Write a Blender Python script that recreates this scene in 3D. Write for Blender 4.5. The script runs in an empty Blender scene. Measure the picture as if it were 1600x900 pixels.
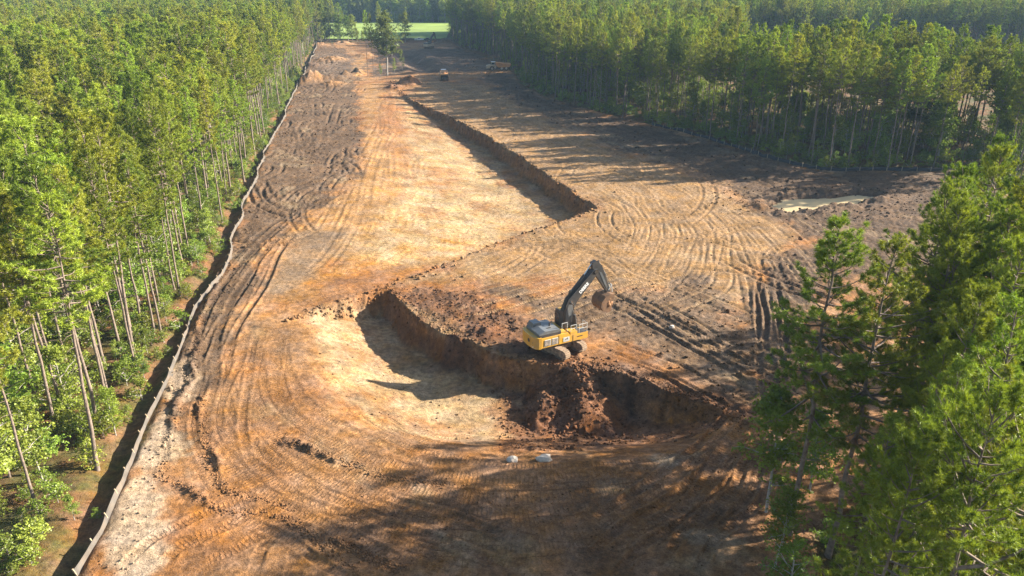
import bpy, bmesh, math, random
import numpy as np
from mathutils import Vector, Matrix, Euler
PI = math.pi
R = math.radians
scene = bpy.context.scene

# ------------------------------------------------------------------ camera, sky, sun, exposure
cam_data = bpy.data.cameras.new("camera")
cam_data.lens = 27.0
cam_data.sensor_width = 36.0
cam_data.clip_start = 0.5
cam_data.clip_end = 5000.0
cam = bpy.data.objects.new("camera", cam_data)
scene.collection.objects.link(cam)
cam.location = (0, 0, 40)
cam.rotation_euler = (R(90 - 22.6), 0, 0)
scene.camera = cam

SUN_EL, SUN_AZ = 24.3, 76.0            # azimuth clockwise from +Y
world = bpy.data.worlds.new("World")
scene.world = world
world.use_nodes = True
wn = world.node_tree.nodes
wn.clear()
w_out = wn.new("ShaderNodeOutputWorld")
w_bg = wn.new("ShaderNodeBackground")
w_sky = wn.new("ShaderNodeTexSky")
w_sky.sky_type = 'NISHITA'
w_sky.sun_disc = False
w_sky.sun_elevation = R(SUN_EL)
w_sky.sun_rotation = R(SUN_AZ)
w_sky.air_density = 1.0
w_sky.dust_density = 1.2
w_bg.inputs["Strength"].default_value = 0.068
world.node_tree.links.new(w_sky.outputs[0], w_bg.inputs[0])
world.node_tree.links.new(w_bg.outputs[0], w_out.inputs[0])

sun_data = bpy.data.lights.new("sun", 'SUN')
sun_data.energy = 5.0
sun_data.angle = R(0.55)
sun_data.color = (1.0, 0.92, 0.80)
sun = bpy.data.objects.new("sun", sun_data)
scene.collection.objects.link(sun)
sd = Vector((math.sin(R(SUN_AZ)) * math.cos(R(SUN_EL)), math.cos(R(SUN_AZ)) * math.cos(R(SUN_EL)), math.sin(R(SUN_EL))))
sun.rotation_euler = sd.to_track_quat('Z', 'Y').to_euler()
sun.location = (60, 20, 80)

scene.view_settings.view_transform = 'Standard'
scene.view_settings.look = 'None'
scene.view_settings.gamma = 1.0
scene.view_settings.exposure = 2.0
scene.view_settings.use_curve_mapping = False
scene.cycles.max_bounces = 4
scene.cycles.diffuse_bounces = 2
scene.cycles.transmission_bounces = 2
scene.cycles.volume_bounces = 0
scene.cycles.use_adaptive_sampling = True
scene.cycles.adaptive_threshold = 0.012
scene.cycles.use_denoising = True
scene.cycles.denoising_prefilter = 'NONE'
HAZE_DENSITY = 0.00012
rng = np.random.default_rng(11)
random.seed(5)
col = scene.collection

# ------------------------------------------------------------------ plan of the site, metres (camera stands over the origin)
FENCE_L = [(-30.79,42.91), (-30.93,43.81), (-31.28,47.38), (-32.25,52.07), (-33.37,57.5), (-35.19,65.03), (-37.03,72.81), (-38.13,80.53), (-39.72,88.71), (-41.99,103.3), (-43.57,111.49), (-47.27,127.93), (-51.68,149.23), (-56.42,171.38), (-62.99,204.62), (-68.12,234.19), (-77.28,280.52), (-87.46,336.41), (-103.04,418.19), (-111.72,462.6)]
FENCE_R = [(98.06,164.14), (88.7,160.72), (79.65,161.84), (68.66,161.84), (61.18,168.29), (55.76,179.23), (50.21,193.87), (44.26,204.62), (38.98,213.67)]
EDGE_R = [(38.98,213.67), (30.2,228.73), (20.2,245.89), (10.86,265.62), (2.9,297.07), (0.0,332.04), (-12.42,387.02), (-27.84,435.65), (-38.85,488.38)]
PIT1_WALL = [(-17.35,96.09), (-16.05,94.32), (-12.05,87.73), (-7.59,82.06), (-2.89,77.29), (0.71,75.29), (4.21,74.55), (7.67,73.96), (10.84,71.41), (16.28,67.97), (19.93,64.32), (22.28,61.62)]
PIT1_STEP = [(-27.99,85.84), (-17.35,96.09)]
PIT1_RAMP = [(22.28,61.62), (17.07,57.3), (11.09,55.41), (5.5,54.86), (-1.1,55.14), (-9.07,57.01), (-14.06,59.5), (-18.85,65.03), (-23.43,74.26), (-27.99,85.84)]
PIT2_WALL = [(-46.41,304.22), (-40.7,280.52), (-32.36,254.74), (-18.71,226.61), (-6.63,198.7), (2.89,171.38), (10.21,149.23), (12.73,140.87), (15.62,133.72), (8.79,126.1), (0.0,116.96), (-9.39,105.38), (-17.35,96.09)]
PIT2_RAMP = [(-17.35,96.09), (-24.78,98.4), (-28.92,108.63), (-30.49,135.76), (-32.9,165.3), (-39.07,209.06), (-45.6,265.62), (-46.41,304.22)]
ZONES = {'topsoil_left': [(-108.77,462.6), (-88.35,425.01), (-66.28,336.41), (-47.37,239.91), (-36.27,184.83), (-31.73,159.61), (-35.37,136.59), (-37.9,120.2), (-37.11,108.63), (-33.14,89.71), (-31.32,72.81), (-31.42,65.03), (-30.69,56.54), (-32.66,58.49), (-37.21,72.11), (-39.75,87.73), (-43.67,110.04), (-51.56,146.82), (-64.25,209.06), (-77.73,280.52), (-103.71,418.19)],
 'sand_left': [(-36.74,72.11), (-35.54,75.75), (-32.68,65.03), (-31.1,58.49), (-29.44,52.92), (-27.44,49.64), (-27.46,45.96), (-26.69,42.66), (-30.64,42.35), (-31.28,47.38), (-33.59,57.99)],
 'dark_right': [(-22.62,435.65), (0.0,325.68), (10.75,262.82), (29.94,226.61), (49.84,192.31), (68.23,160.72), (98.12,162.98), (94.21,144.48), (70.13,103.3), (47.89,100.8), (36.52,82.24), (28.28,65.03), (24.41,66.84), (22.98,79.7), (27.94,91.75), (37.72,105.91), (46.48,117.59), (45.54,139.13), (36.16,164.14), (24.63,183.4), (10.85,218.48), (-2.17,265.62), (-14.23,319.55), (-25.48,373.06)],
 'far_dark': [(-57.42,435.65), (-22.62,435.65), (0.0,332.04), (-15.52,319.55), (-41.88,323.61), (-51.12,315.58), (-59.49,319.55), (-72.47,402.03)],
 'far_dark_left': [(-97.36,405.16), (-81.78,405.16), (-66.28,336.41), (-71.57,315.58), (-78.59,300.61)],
 'plateau_grey': [(-1.72,94.98), (8.59,94.98), (17.7,98.4), (27.11,100.8), (29.96,85.84), (27.83,67.47), (23.98,63.29), (18.97,71.41), (11.56,77.29), (3.94,85.84)],
 'plateau_red': [(-17.28,95.64), (-12.24,97.0), (-5.15,94.98), (0.0,88.71), (2.28,82.24), (7.29,78.08), (11.34,75.44), (18.62,69.79), (23.47,63.63), (19.96,64.44), (13.34,70.06), (6.99,74.26), (0.0,75.75), (-7.61,82.24), (-13.09,89.71)],
 'plateau_tan': [(-17.35,96.09), (-9.39,105.38), (0.0,116.96), (15.62,133.72), (9.92,144.48), (0.0,171.38), (-18.09,218.48), (-34.75,265.62), (-34.76,306.06), (-9.39,288.57), (11.09,223.5), (24.37,181.29), (37.38,156.89), (44.52,131.74), (48.08,119.21), (36.91,103.3), (29.96,85.84), (22.91,89.71), (15.46,94.98), (7.08,98.4), (-1.79,99.58), (-9.74,98.4)],
 'pit1_floor': [(-26.83,88.2), (-17.51,96.34), (-13.25,90.13), (-6.12,81.98), (1.42,74.98), (-0.66,68.28), (-1.82,61.41), (-9.1,61.41), (-14.34,63.58), (-19.71,70.84)],
 'pit1_red': [(-2.86,75.54), (7.2,76.28), (16.79,70.0), (22.87,64.16), (17.99,60.68), (12.16,61.74), (7.8,60.68), (3.53,59.15), (-1.18,59.15), (-1.61,66.25)],
 'pit2_floor': [(-41.68,275.58), (-18.02,216.9), (0.0,168.5), (9.48,136.68), (5.63,128.98), (-2.12,120.36), (-11.69,109.33), (-18.75,104.58), (-25.43,109.88), (-23.69,136.68), (-22.51,165.59), (-30.63,216.9)],
 'pit2_orange': [(-18.49,133.39), (-4.62,133.39), (0.0,122.38), (-9.76,109.99), (-21.51,99.63), (-28.46,88.83), (-31.24,92.9), (-28.6,115.9)],
 'road_left': [(-80.29,418.19), (-65.96,373.06), (-57.51,315.58), (-59.88,288.57), (-48.27,297.07), (-43.43,265.62), (-36.47,209.06), (-21.04,154.26), (-15.98,131.74), (-24.21,114.47), (-27.76,96.09), (-31.69,91.75), (-36.63,108.63), (-34.25,131.74), (-32.55,164.14), (-54.41,280.52), (-74.48,306.06), (-75.35,360.02)],
 'grey_mid': [(-37.18,117.59), (-28.55,126.1), (-25.39,120.87), (-28.32,98.4), (-30.86,91.75), (-31.93,85.84), (-35.4,98.4)],
 'front_brown': [(-13.09,54.23), (0.0,54.23), (17.0,57.01), (23.48,61.62), (26.01,58.49), (19.42,42.04), (-10.84,42.04), (-14.95,48.12)],
 'sand_front': [(11.9,57.01), (14.93,57.99), (19.13,58.69), (16.89,56.54), (12.65,54.86)],
 'far_orange': [(-112.53,470.89), (-58.99,462.6), (-35.66,446.82), (-37.38,425.01), (-80.29,418.19), (-82.75,405.16), (-103.64,425.01)],
 'far_road': [(-50.52,311.71), (-26.5,327.77), (0.0,343.18), (0.0,329.89), (-20.21,311.71), (-35.81,293.62), (-43.44,297.07)]}
PUDDLE = [(48.34,136.59), (51.92,139.56), (60.43,140.44), (65.2,142.66), (69.1,141.76), (63.59,137.85), (58.0,136.59), (53.31,133.32), (49.7,132.53)]
FAMILIES = [([(-36.58,280.52), (-7.39,223.5), (8.98,177.87), (16.98,146.82), (18.93,129.81), (15.31,116.01), (7.46,104.59), (-1.77,98.4), (-10.11,92.81)],[(-23.59,306.06), (5.43,218.48), (22.07,174.57), (28.92,140.0), (28.4,117.59), (22.59,100.8), (13.34,91.75), (4.93,90.11)],18,0.5,0.05,0.15,0.9,2.4,1.1), ([(-19.31,297.07), (9.24,223.5), (26.04,171.38), (35.18,135.76), (34.7,108.63), (31.5,89.71), (27.72,75.75)],[(-17.38,306.06), (15.1,228.73), (34.15,168.29), (45.8,140.0), (49.64,123.61), (51.09,108.63)],14,0.5,0.065,0.15,0.8,2.4,1.1), ([(22.31,144.48), (23.36,127.93), (19.72,111.49), (12.27,97.23), (6.67,91.75)],[(31.33,140.0), (32.8,120.87), (29.53,103.3), (21.48,90.72), (12.5,84.91)],8,0.5,0.075,0.3,0.6,2.4,1.2), ([(-28.15,82.24), (-23.3,67.47), (-16.29,58.99), (-8.89,55.6), (0.0,53.97), (10.95,54.5), (17.55,56.92), (23.42,61.4)],[(-35.54,75.75), (-27.17,58.49), (-19.61,50.43), (-9.63,45.96), (0.0,45.27), (9.85,47.38), (18.73,52.92), (25.19,59.5)],11,0.9,0.03,1.0,0.05,2.7,0.8), ([(3.65,42.66), (11.35,50.43), (18.5,58.49), (24.87,66.23)],[(14.6,42.66), (19.38,49.64), (24.28,58.49), (27.96,67.47)],5,0.8,0.14,1.0,-0.05,2.6,0.5), ([(-36.25,75.75), (-39.47,96.09), (-40.94,110.04), (-39.54,126.1), (-34.46,149.23), (-32.37,162.41)],[(-31.35,70.06), (-33.55,89.71), (-35.66,108.63), (-34.7,124.31), (-29.75,144.48)],4,0.8,0.09,0.3,-0.35,2.4,0.5), ([(-38.04,82.24), (-34.35,70.06), (-31.48,60.55), (-27.99,54.68), (-24.03,51.24)],[(-33.83,96.09), (-30.57,75.75), (-27.87,63.86), (-24.21,56.54), (-19.56,52.07)],5,0.7,0.05,0.8,-0.1,2.4,0.5), ([(-17.42,96.55), (-7.63,107.26), (3.14,119.21), (13.52,129.81)],[(-13.34,91.75), (-3.54,98.4), (4.82,108.63), (16.27,124.31)],4,0.7,0.1,0.4,0.3,2.4,0.5), ([(-12.62,85.84), (-3.24,88.71), (5.15,94.98), (14.46,100.8), (24.25,104.59)],[(3.02,81.38), (13.22,90.72), (22.69,96.78), (28.91,100.8)],4,0.65,0.14,1.0,1.0,2.7,0.2), ([(11.16,94.98), (16.56,85.84), (22.04,75.75), (27.02,65.03)],[(15.89,94.98), (21.68,82.24), (26.58,74.26), (31.24,66.23)],4,0.65,0.14,1.0,0.9,2.7,0.3), ([(7.65,78.08), (13.66,72.11), (18.99,65.62), (23.04,62.17)],[(9.72,80.53), (16.65,73.53), (22.15,65.62), (24.99,61.62)],2,0.65,0.14,1.0,0.1,2.7,0.3), ([(-26.78,42.35), (-24.35,46.66), (-21.42,49.64), (-17.03,50.43)],[(-17.25,42.35), (-16.38,45.96), (-13.95,48.12), (-7.88,47.38)],4,0.85,0.07,1.0,-0.05,2.7,0.6), ([(-24.55,51.24), (-19.16,48.87), (-11.19,43.94), (-7.22,42.04)],[(-16.92,52.07), (-10.2,49.64), (-1.91,45.27), (4.54,42.35)],3,0.8,0.09,1.0,0.0,2.7,0.6), ([(-42.27,288.57), (-33.6,165.3), (-29.62,120.87), (-30.36,96.09)],[(-43.43,265.62), (-25.2,165.3), (-21.69,124.31), (-25.3,100.8)],6,0.8,0.05,0.2,0.2,2.6,1.5), ([(-76.68,315.58), (-67.3,347.83), (-57.05,446.82)],[(-65.75,288.57), (-52.14,306.06), (-34.76,306.06)],3,0.8,0.08,0.1,0.3,2.6,1.0), ([(-28.12,315.58), (-15.9,327.77), (0.0,338.64)],[(-27.15,304.22), (-15.34,315.58), (0.0,329.89)],2,0.8,0.1,0.1,0.3,2.6,0.4), ([(-15.52,319.55), (11.84,239.91), (32.76,196.26), (55.63,164.14)],[(-10.35,319.55), (20.2,245.89), (42.59,196.26), (55.7,151.71)],4,0.8,0.12,0.3,-0.2,2.6,1.2), ([(-25.78,84.91), (-22.91,89.71), (-20.33,93.45)],[(-11.83,68.74), (-8.39,74.26), (-7.11,75.75)],6,0.7,0.06,1.0,0.35,2.5,0.4), ([(-17.59,65.03), (-9.31,58.99), (-2.3,57.99)],[(-17.06,75.75), (-10.05,65.03), (-2.41,61.62)],4,0.8,0.05,0.8,0.2,2.5,0.6), ([(23.93,56.54), (28.43,75.75), (32.11,91.75), (35.07,103.3)],[(35.0,82.24), (36.0,96.09), (39.52,108.63), (50.61,117.59)],3,0.7,0.18,0.4,0.25,2.4,0.5)]
WINDROWS = [[(-30.11,54.5), (-26.43,52.07), (-22.95,49.64), (-18.76,49.26), (-15.76,47.38), (-10.95,42.66)],[(-31.39,67.47), (-27.46,58.49), (-24.35,52.92), (-20.94,51.41), (-18.06,50.43)],[(-21.09,59.5), (-15.87,57.01), (-10.95,54.5), (-5.92,53.35)],[(-13.56,46.31), (-11.43,45.27), (-8.3,43.29)],[(-43.37,108.63), (-40.03,91.75), (-35.54,75.75), (-31.52,59.5), (-29.99,54.23)]]
DITCH = [(-54.19,405.16), (-44.66,370.38), (-34.13,329.89)]
PLOUGH = [(-62.08,319.55), (-67.03,306.06), (-75.66,300.61)]
# near edge of the pine wood on the right-hand side
EDGE_N = [(98.1,164.1),(96,150),(90,126),(80,108),(69,95),(59,84),(51,74),(43,66),(36,59),(30,53),(23,47),(20,36),(18,20)]
SITE = FENCE_L + [(-85,470)] + EDGE_R[::-1] + FENCE_R[::-1] + EDGE_N[1:] + [(18,-20),(-30,-20)]
FIELD = [(-116,488),(-95,485),(-40,487),(-46,640),(-150,640)]

# ------------------------------------------------------------------ numpy helpers
def hash2(ix, iy, seed):
    h = (ix.astype(np.int64) * 374761393 + iy.astype(np.int64) * 668265263 + seed * 974711) & 0xffffffff
    h = ((h ^ (h >> 13)) * 1274126177) & 0xffffffff
    return ((h ^ (h >> 16)) & 0xffff) / 65535.0
def vnoise(x, y, seed=0):
    ix = np.floor(x); iy = np.floor(y)
    fx = x - ix; fy = y - iy
    fx = fx*fx*(3-2*fx); fy = fy*fy*(3-2*fy)
    a = hash2(ix, iy, seed); b = hash2(ix+1, iy, seed); c = hash2(ix, iy+1, seed); d = hash2(ix+1, iy+1, seed)
    return (a*(1-fx)+b*fx)*(1-fy) + (c*(1-fx)+d*fx)*fy - 0.5
def fbm(x, y, scale, octv=4, seed=0, gain=0.55):
    o = np.zeros_like(x); amp = 1.0; f = 1.0/scale
    for k in range(octv):
        o += amp*vnoise(x*f+17.3*k, y*f-9.1*k, seed+k); amp *= gain; f *= 2.1
    return o
def sstep(a, b, v):
    t = np.clip((v-a)/(b-a), 0, 1)
    return t*t*(3-2*t)
def seg_dist(x, y, pts):
    best = np.full(x.shape, 1e9)
    for (ax, ay), (bx, by) in zip(pts[:-1], pts[1:]):
        dx, dy = bx-ax, by-ay
        t = np.clip(((x-ax)*dx+(y-ay)*dy)/(dx*dx+dy*dy+1e-9), 0, 1)
        best = np.minimum(best, (x-ax-t*dx)**2+(y-ay-t*dy)**2)
    return np.sqrt(best)
def sdf(x, y, poly):
    d = seg_dist(x, y, poly+[poly[0]])
    ins = np.zeros(x.shape, bool)
    for (ax, ay), (bx, by) in zip(poly, poly[1:]+[poly[0]]):
        cnd = ((ay > y) != (by > y))
        xi = (bx-ax)*(y-ay)/((by-ay) if by != ay else 1e-9)+ax
        ins ^= cnd & (x < xi)
    return np.where(ins, -d, d)
def catmull(pts, step):
    p = np.array(pts, float)
    p = np.vstack([2*p[0]-p[1], p, 2*p[-1]-p[-2]])
    out = []
    for i in range(1, len(p)-2):
        n = max(2, int(np.hypot(*(p[i+1]-p[i]))/step))
        t = np.linspace(0, 1, n, endpoint=False)[:, None]
        out.append(0.5*(2*p[i]+(p[i+1]-p[i-1])*t+(2*p[i-1]-5*p[i]+4*p[i+1]-p[i+2])*t*t+(3*p[i]-p[i-1]-3*p[i+1]+p[i+2])*t**3))
    out.append(p[-2][None])
    return np.vstack(out)
def resample(c, n):
    d = np.concatenate([[0], np.cumsum(np.hypot(*np.diff(c, axis=0).T))])
    t = np.linspace(0, d[-1], n)
    return np.stack([np.interp(t, d, c[:, 0]), np.interp(t, d, c[:, 1])], 1)

# ------------------------------------------------------------------ wheel ruts and crawler prints, drawn into two relief maps
class Relief:
    def __init__(s, x0, y0, x1, y1, res):
        s.x0, s.y0, s.res = x0, y0, res
        s.nx, s.ny = int((x1-x0)/res), int((y1-y0)/res)
        s.h = np.zeros((s.ny, s.nx), np.float32); s.s = np.zeros_like(s.h); s.k = np.zeros_like(s.h); s.t = np.zeros_like(s.h); s.m = np.zeros_like(s.h)
    def rut(s, c, w, depth, K, tone, seed):
        st = s.res*0.75
        L = np.hypot(*np.diff(c, axis=0).T).sum()
        n = max(4, int(L/st))
        c = resample(c, n)
        inside = (c[:, 0] > s.x0-3) & (c[:, 0] < s.x0+s.nx*s.res+3) & (c[:, 1] > s.y0-3) & (c[:, 1] < s.y0+s.ny*s.res+3)
        if not inside.any(): return
        tg = np.gradient(c, axis=0); tg /= np.linalg.norm(tg, axis=1)[:, None]+1e-9
        nm = np.stack([-tg[:, 1], tg[:, 0]], 1)
        ss = np.arange(n)*L/n
        lat = np.arange(-w*.5-.45, w*.5+.45, st)
        fade = np.clip(ss/3, 0, 1)*np.clip((L-ss)/3, 0, 1)*(0.85+0.35*(vnoise(ss/6, ss*0+seed, 5)+.5))
        a = np.abs(lat)
        core = 1-sstep(w*.5-.12, w*.5+.08, a)
        berm = np.exp(-((a-w*.5-.14)/.13)**2)
        m = np.clip(core+berm*.6, 0, 1)*(1-sstep(w*.5+.25, w*.5+.45, a))
        prof = -depth*core+depth*.75*berm
        keep = inside
        px = (c[keep, 0][:, None]+nm[keep, 0][:, None]*lat); py = (c[keep, 1][:, None]+nm[keep, 1][:, None]*lat)
        ix = ((px-s.x0)/s.res).astype(int); iy = ((py-s.y0)/s.res).astype(int)
        ok = (ix >= 0) & (ix < s.nx) & (iy >= 0) & (iy < s.ny)
        f = fade[keep][:, None]*np.ones_like(lat)
        M = (m*f)[ok]; ii = (iy[ok], ix[ok])
        s.h[ii] = s.h[ii]*(1-M)+(prof*f)[ok]
        s.m[ii] = np.maximum(s.m[ii], (core*f)[ok])
        s.s[ii] = (ss[keep][:, None]+0*lat)[ok]
        s.k[ii] = s.k[ii]*(1-M)+(K*core*f)[ok]
        s.t[ii] = s.t[ii]*(1-M)+(tone*(core-.5*berm)*f)[ok]
    def get(s, x, y):
        fx = (x-s.x0)/s.res-.5; fy = (y-s.y0)/s.res-.5
        ok = (fx > 1) & (fx < s.nx-2) & (fy > 1) & (fy < s.ny-2)
        ix = np.clip(fx.astype(int), 0, s.nx-2); iy = np.clip(fy.astype(int), 0, s.ny-2)
        ax = np.clip(fx-ix, 0, 1); ay = np.clip(fy-iy, 0, 1)
        def bl(m): return ((m[iy, ix]*(1-ax)+m[iy, ix+1]*ax)*(1-ay)+(m[iy+1, ix]*(1-ax)+m[iy+1, ix+1]*ax)*ay)*ok
        return bl(s.h), s.s[iy, ix]*ok, bl(s.k), bl(s.t), ok, bl(s.m)
near_map = Relief(-48, 36, 62, 132, 0.10)
far_map = Relief(-125, 100, 110, 480, 0.30)
def track(c, w, depth, K, tone, gap):
    tg = np.gradient(c, axis=0); tg /= np.linalg.norm(tg, axis=1)[:, None]+1e-9
    nm = np.stack([-tg[:, 1], tg[:, 0]], 1)
    for sgn in (-1, 1):
        cc = c+nm*sgn*gap*.5
        sd_ = int(rng.integers(1000))
        near_map.rut(cc, w, depth, K, tone, sd_)
        far_map.rut(cc, w*1.1, depth*1.2, K, tone, sd_)
for A, B, n, w, d, K, tone, gap, jit in FAMILIES:
    ca = resample(catmull(A, .5), 160); cb = resample(catmull(B, .5), 160)
    order = rng.permutation(n)
    for i in order:
        f = i/max(1, n-1)
        wob = np.stack([vnoise(np.arange(160)/35+i*7.1, np.zeros(160), 3+i), vnoise(np.arange(160)/35+i*3.3, np.ones(160), 9+i)], 1)*jit*2.2
        f = np.clip(f+np.linspace(0, 1, 160)*rng.normal(0, .14)+rng.normal(0, .05), -.1, 1.1)[:, None]
        c = ca*(1-f)+cb*f+wob+rng.normal(0, jit*.4, 2)
        a, b = rng.uniform(0, 1)**2*.4, 1-rng.uniform(0, 1)**2*.4
        c = c[int(a*160):max(int(b*160), int(a*160)+8)]
        track(c, w*rng.uniform(.85, 1.15), d*rng.uniform(.6, 1.3), K, tone*rng.uniform(.3, 1.4), gap*rng.uniform(.9, 1.1))
tz = np.array(ZONES['topsoil_left'])
def scatter_tracks(poly, n, lmin, lmax, dirs, w, d, K, tone):
    p = np.array(poly); k = 0
    while k < n:
        x = rng.uniform(p[:, 0].min(), p[:, 0].max()); y = rng.uniform(p[:, 1].min(), p[:, 1].max())
        if sdf(np.array([x]), np.array([y]), poly)[0] > -1: continue
        a = R(rng.choice(dirs)+rng.normal(0, 14)); L = rng.uniform(lmin, lmax); bend = rng.normal(0, .5)
        t = np.linspace(-.5, .5, 24)
        c = np.stack([x+L*t*math.cos(a)-bend*L*t*t*math.sin(a), y+L*t*math.sin(a)+bend*L*t*t*math.cos(a)], 1)
        track(c, w, d*rng.uniform(.5, 1.4), K, tone*rng.uniform(-.6, 1.2), 2.5); k += 1
scatter_tracks(ZONES['topsoil_left'], 130, 8, 30, [80, 95, 60, 20, 120], .75, .16, .5, -.3)
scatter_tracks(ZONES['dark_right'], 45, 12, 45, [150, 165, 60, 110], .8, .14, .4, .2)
scatter_tracks(ZONES['pit2_floor'], 40, 12, 50, [105, 110, 100, 60], .9, .05, .3, .25)
scatter_tracks(ZONES['plateau_tan'], 40, 14, 55, [110, 125, 145, 60, 20, 95], .55, .10, .3, .7)
scatter_tracks(ZONES['far_dark'], 20, 20, 60, [20, 70, 110, 160], .8, .15, .2, .4)

def rgb(*v): return np.array(v)
C_ORANGE, C_TAN = rgb(.455,.232,.105), rgb(.49,.295,.155)
ZONE_COL = [  # name, colour, softness, ragged edge, roughness of the relief
 ('road_left', rgb(.56,.345,.165), 3, 3, .0), ('far_orange', rgb(.52,.31,.16), 4, 4, .1), ('plateau_tan', rgb(.47,.31,.165), 3, 3, .05), ('pit2_orange', rgb(.54,.295,.105), 4, 4, .0),
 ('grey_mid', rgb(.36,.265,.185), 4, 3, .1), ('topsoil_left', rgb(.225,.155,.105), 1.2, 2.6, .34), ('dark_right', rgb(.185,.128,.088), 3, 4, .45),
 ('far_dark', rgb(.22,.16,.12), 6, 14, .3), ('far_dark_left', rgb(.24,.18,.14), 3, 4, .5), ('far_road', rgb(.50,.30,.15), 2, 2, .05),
 ('sand_left', rgb(.56,.45,.34), 1.4, 2.6, .10), ('front_brown', rgb(.33,.185,.095), 4, 3, .1), ('plateau_grey', rgb(.27,.19,.13), 2.5, 3.5, .34), ('plateau_red', rgb(.26,.145,.085), 1.2, 2.5, .6),
 ('pit1_floor', rgb(.58,.45,.28), 1.6, 2.6, .03), ('pit1_red', rgb(.31,.165,.09), 1.2, 1.5, .55), ('pit2_floor', rgb(.64,.49,.29), 3, 4, .02), ('sand_front', rgb(.52,.42,.32), .8, 1.0, .05)]
P1 = PIT1_WALL+PIT1_RAMP[1:-1]+[PIT1_STEP[0]]
P2 = PIT2_WALL+PIT2_RAMP[1:-1]

def ground_eval(x, y):
    x = np.asarray(x, float); y = np.asarray(y, float)
    site = sdf(x, y, SITE)
    inside = 1-sstep(-.6, .4, site+fbm(x, y, 2.5, 2, 40)*.8)
    n_big = fbm(x, y, 30, 3, 1); n_mid = fbm(x, y, 6, 4, 2); n_small = fbm(x, y, 1.1, 3, 3)
    z = n_big*.35*sstep(30, 60, y)+n_mid*.10+n_small*.03
    mix = np.clip(.5+fbm(x, y, 14, 4, 7)*1.3, 0, 1)[:, None]
    c = C_ORANGE*(1-mix)+C_TAN*mix
    rough = np.full(x.shape, .12)
    wob1 = fbm(x, y, 5, 4, 21); wob2 = fbm(x, y, 1.4, 3, 23)
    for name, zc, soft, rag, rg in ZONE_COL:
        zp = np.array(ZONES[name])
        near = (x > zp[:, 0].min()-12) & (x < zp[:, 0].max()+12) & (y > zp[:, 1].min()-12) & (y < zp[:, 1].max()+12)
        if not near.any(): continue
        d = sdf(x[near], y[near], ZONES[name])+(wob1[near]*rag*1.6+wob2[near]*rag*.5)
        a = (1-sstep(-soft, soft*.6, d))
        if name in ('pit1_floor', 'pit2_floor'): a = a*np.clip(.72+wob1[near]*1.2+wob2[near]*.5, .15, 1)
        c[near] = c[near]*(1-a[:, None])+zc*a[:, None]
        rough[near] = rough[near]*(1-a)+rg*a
    # blotches: damp and dry, pale clay smears
    bl = fbm(x, y, 3.2, 4, 31)
    c *= (1+np.clip(bl, -.6, .6)*.5)[:, None]
    pale = sstep(.28, .6, fbm(x*.8+y*.3, y*.7, 4.5, 4, 55))*.35*inside
    c = c*(1-pale[:, None])+rgb(.62,.50,.34)*pale[:, None]
    dark = sstep(.30, .62, fbm(x, y, 2.4, 4, 66))*.30
    c = c*(1-dark[:, None])+rgb(.15,.10,.07)*dark[:, None]
    # ruts
    h, s, k, t, ok, pm = near_map.get(x, y)
    h2, s2, k2, t2, ok2, pm2 = far_map.get(x, y)
    h = np.where(ok, h, h2); s = np.where(ok, s, s2); k = np.where(ok, k, k2); t = np.where(ok, t, t2); pm = np.where(ok, pm, pm2)
    z += h
    tt = np.clip(t, -1, 1)[:, None]
    c = np.where(tt > 0, c*(1-tt*.42)+rgb(.66,.49,.30)*tt*.42, c*(1+tt*.55))
    # rough, clod-strewn relief
    rf = rough*inside*(1-.85*np.clip(pm, 0, 1))
    z += rf*(np.abs(fbm(x, y, 1.6, 4, 70))*.9+fbm(x, y, .5, 2, 74)*.35)*.8
    # left bank behind the silt fence
    # pits
    xo, yo = x, y; x = xo+fbm(xo, yo, 7, 2, 86)*1.1; y = yo+fbm(xo, yo, 7, 2, 87)*1.1
    i1 = sdf(x, y, P1) < 0
    dw = seg_dist(x, y, PIT1_WALL)+fbm(x, y, 2.2, 3, 80)*.7+vnoise((x*.8-y*.6)*1.7, y*.15, 81)*.55; dr = seg_dist(x, y, PIT1_RAMP); ds = seg_dist(x, y, PIT1_STEP)+wob2*.6
    dep1 = 3.2*sstep(0, 12, dr)*np.where(i1, 1, 0)
    fw = np.clip(dw/1.5, 0, 1); fs = np.clip(ds/1.3, 0, 1)
    p1 = dep1*fw**.8*fs
    z = np.where(i1, z*(1-.5*sstep(.5, 2, dep1))-p1, z)
    i2 = sdf(x, y, P2) < 0
    dw2 = seg_dist(x, y, PIT2_WALL)+fbm(x, y, 2.0, 3, 84)*.5+vnoise((x*.55-y*.85)*.9, y*.05, 85)*.6; dr2 = seg_dist(x, y, PIT2_RAMP)
    dep2 = 3.0*sstep(0, 30, dr2)*np.where(i2, 1, 0)
    fw2 = np.clip(dw2/1.3, 0, 1); x, y = xo, yo
    z = np.where(i2, z*(1-.5*sstep(.5, 2, dep2))-dep2*fw2**.8, z)
    wall = np.clip(np.where(i1, (1-sstep(.75, 1.5, dw/1.5))*sstep(.5, 1.6, dep1), 0)+np.where(i2, (1-sstep(.75, 1.4, dw2/1.3))*sstep(.4, 1.4, dep2), 0), 0, 1)
    strata = vnoise(x*.15+y*.15, z*2.2+wob2*.6, 90)[:, None]
    wc = rgb(.43,.225,.10)*(1+strata*.9)+rgb(.05,.03,.01)*wob1[:, None]
    c = c*(1-wall[:, None])+wc*wall[:, None]
    # spill of red earth below the machine
    hx, hy = 6.2, 74.2
    near_h = (np.abs(x-hx) < 14) & (y > 57) & (y < 76)
    lean = (hy-y)
    heap = -.25-.27*np.clip(lean, -1, 20)-((x-hx-1.0)/(3.0+.25*np.clip(lean, 0, 20)))**2*.9+fbm(x, y, 2.6, 4, 93)*1.1
    on_h = near_h & i1 & (heap > z)
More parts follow.
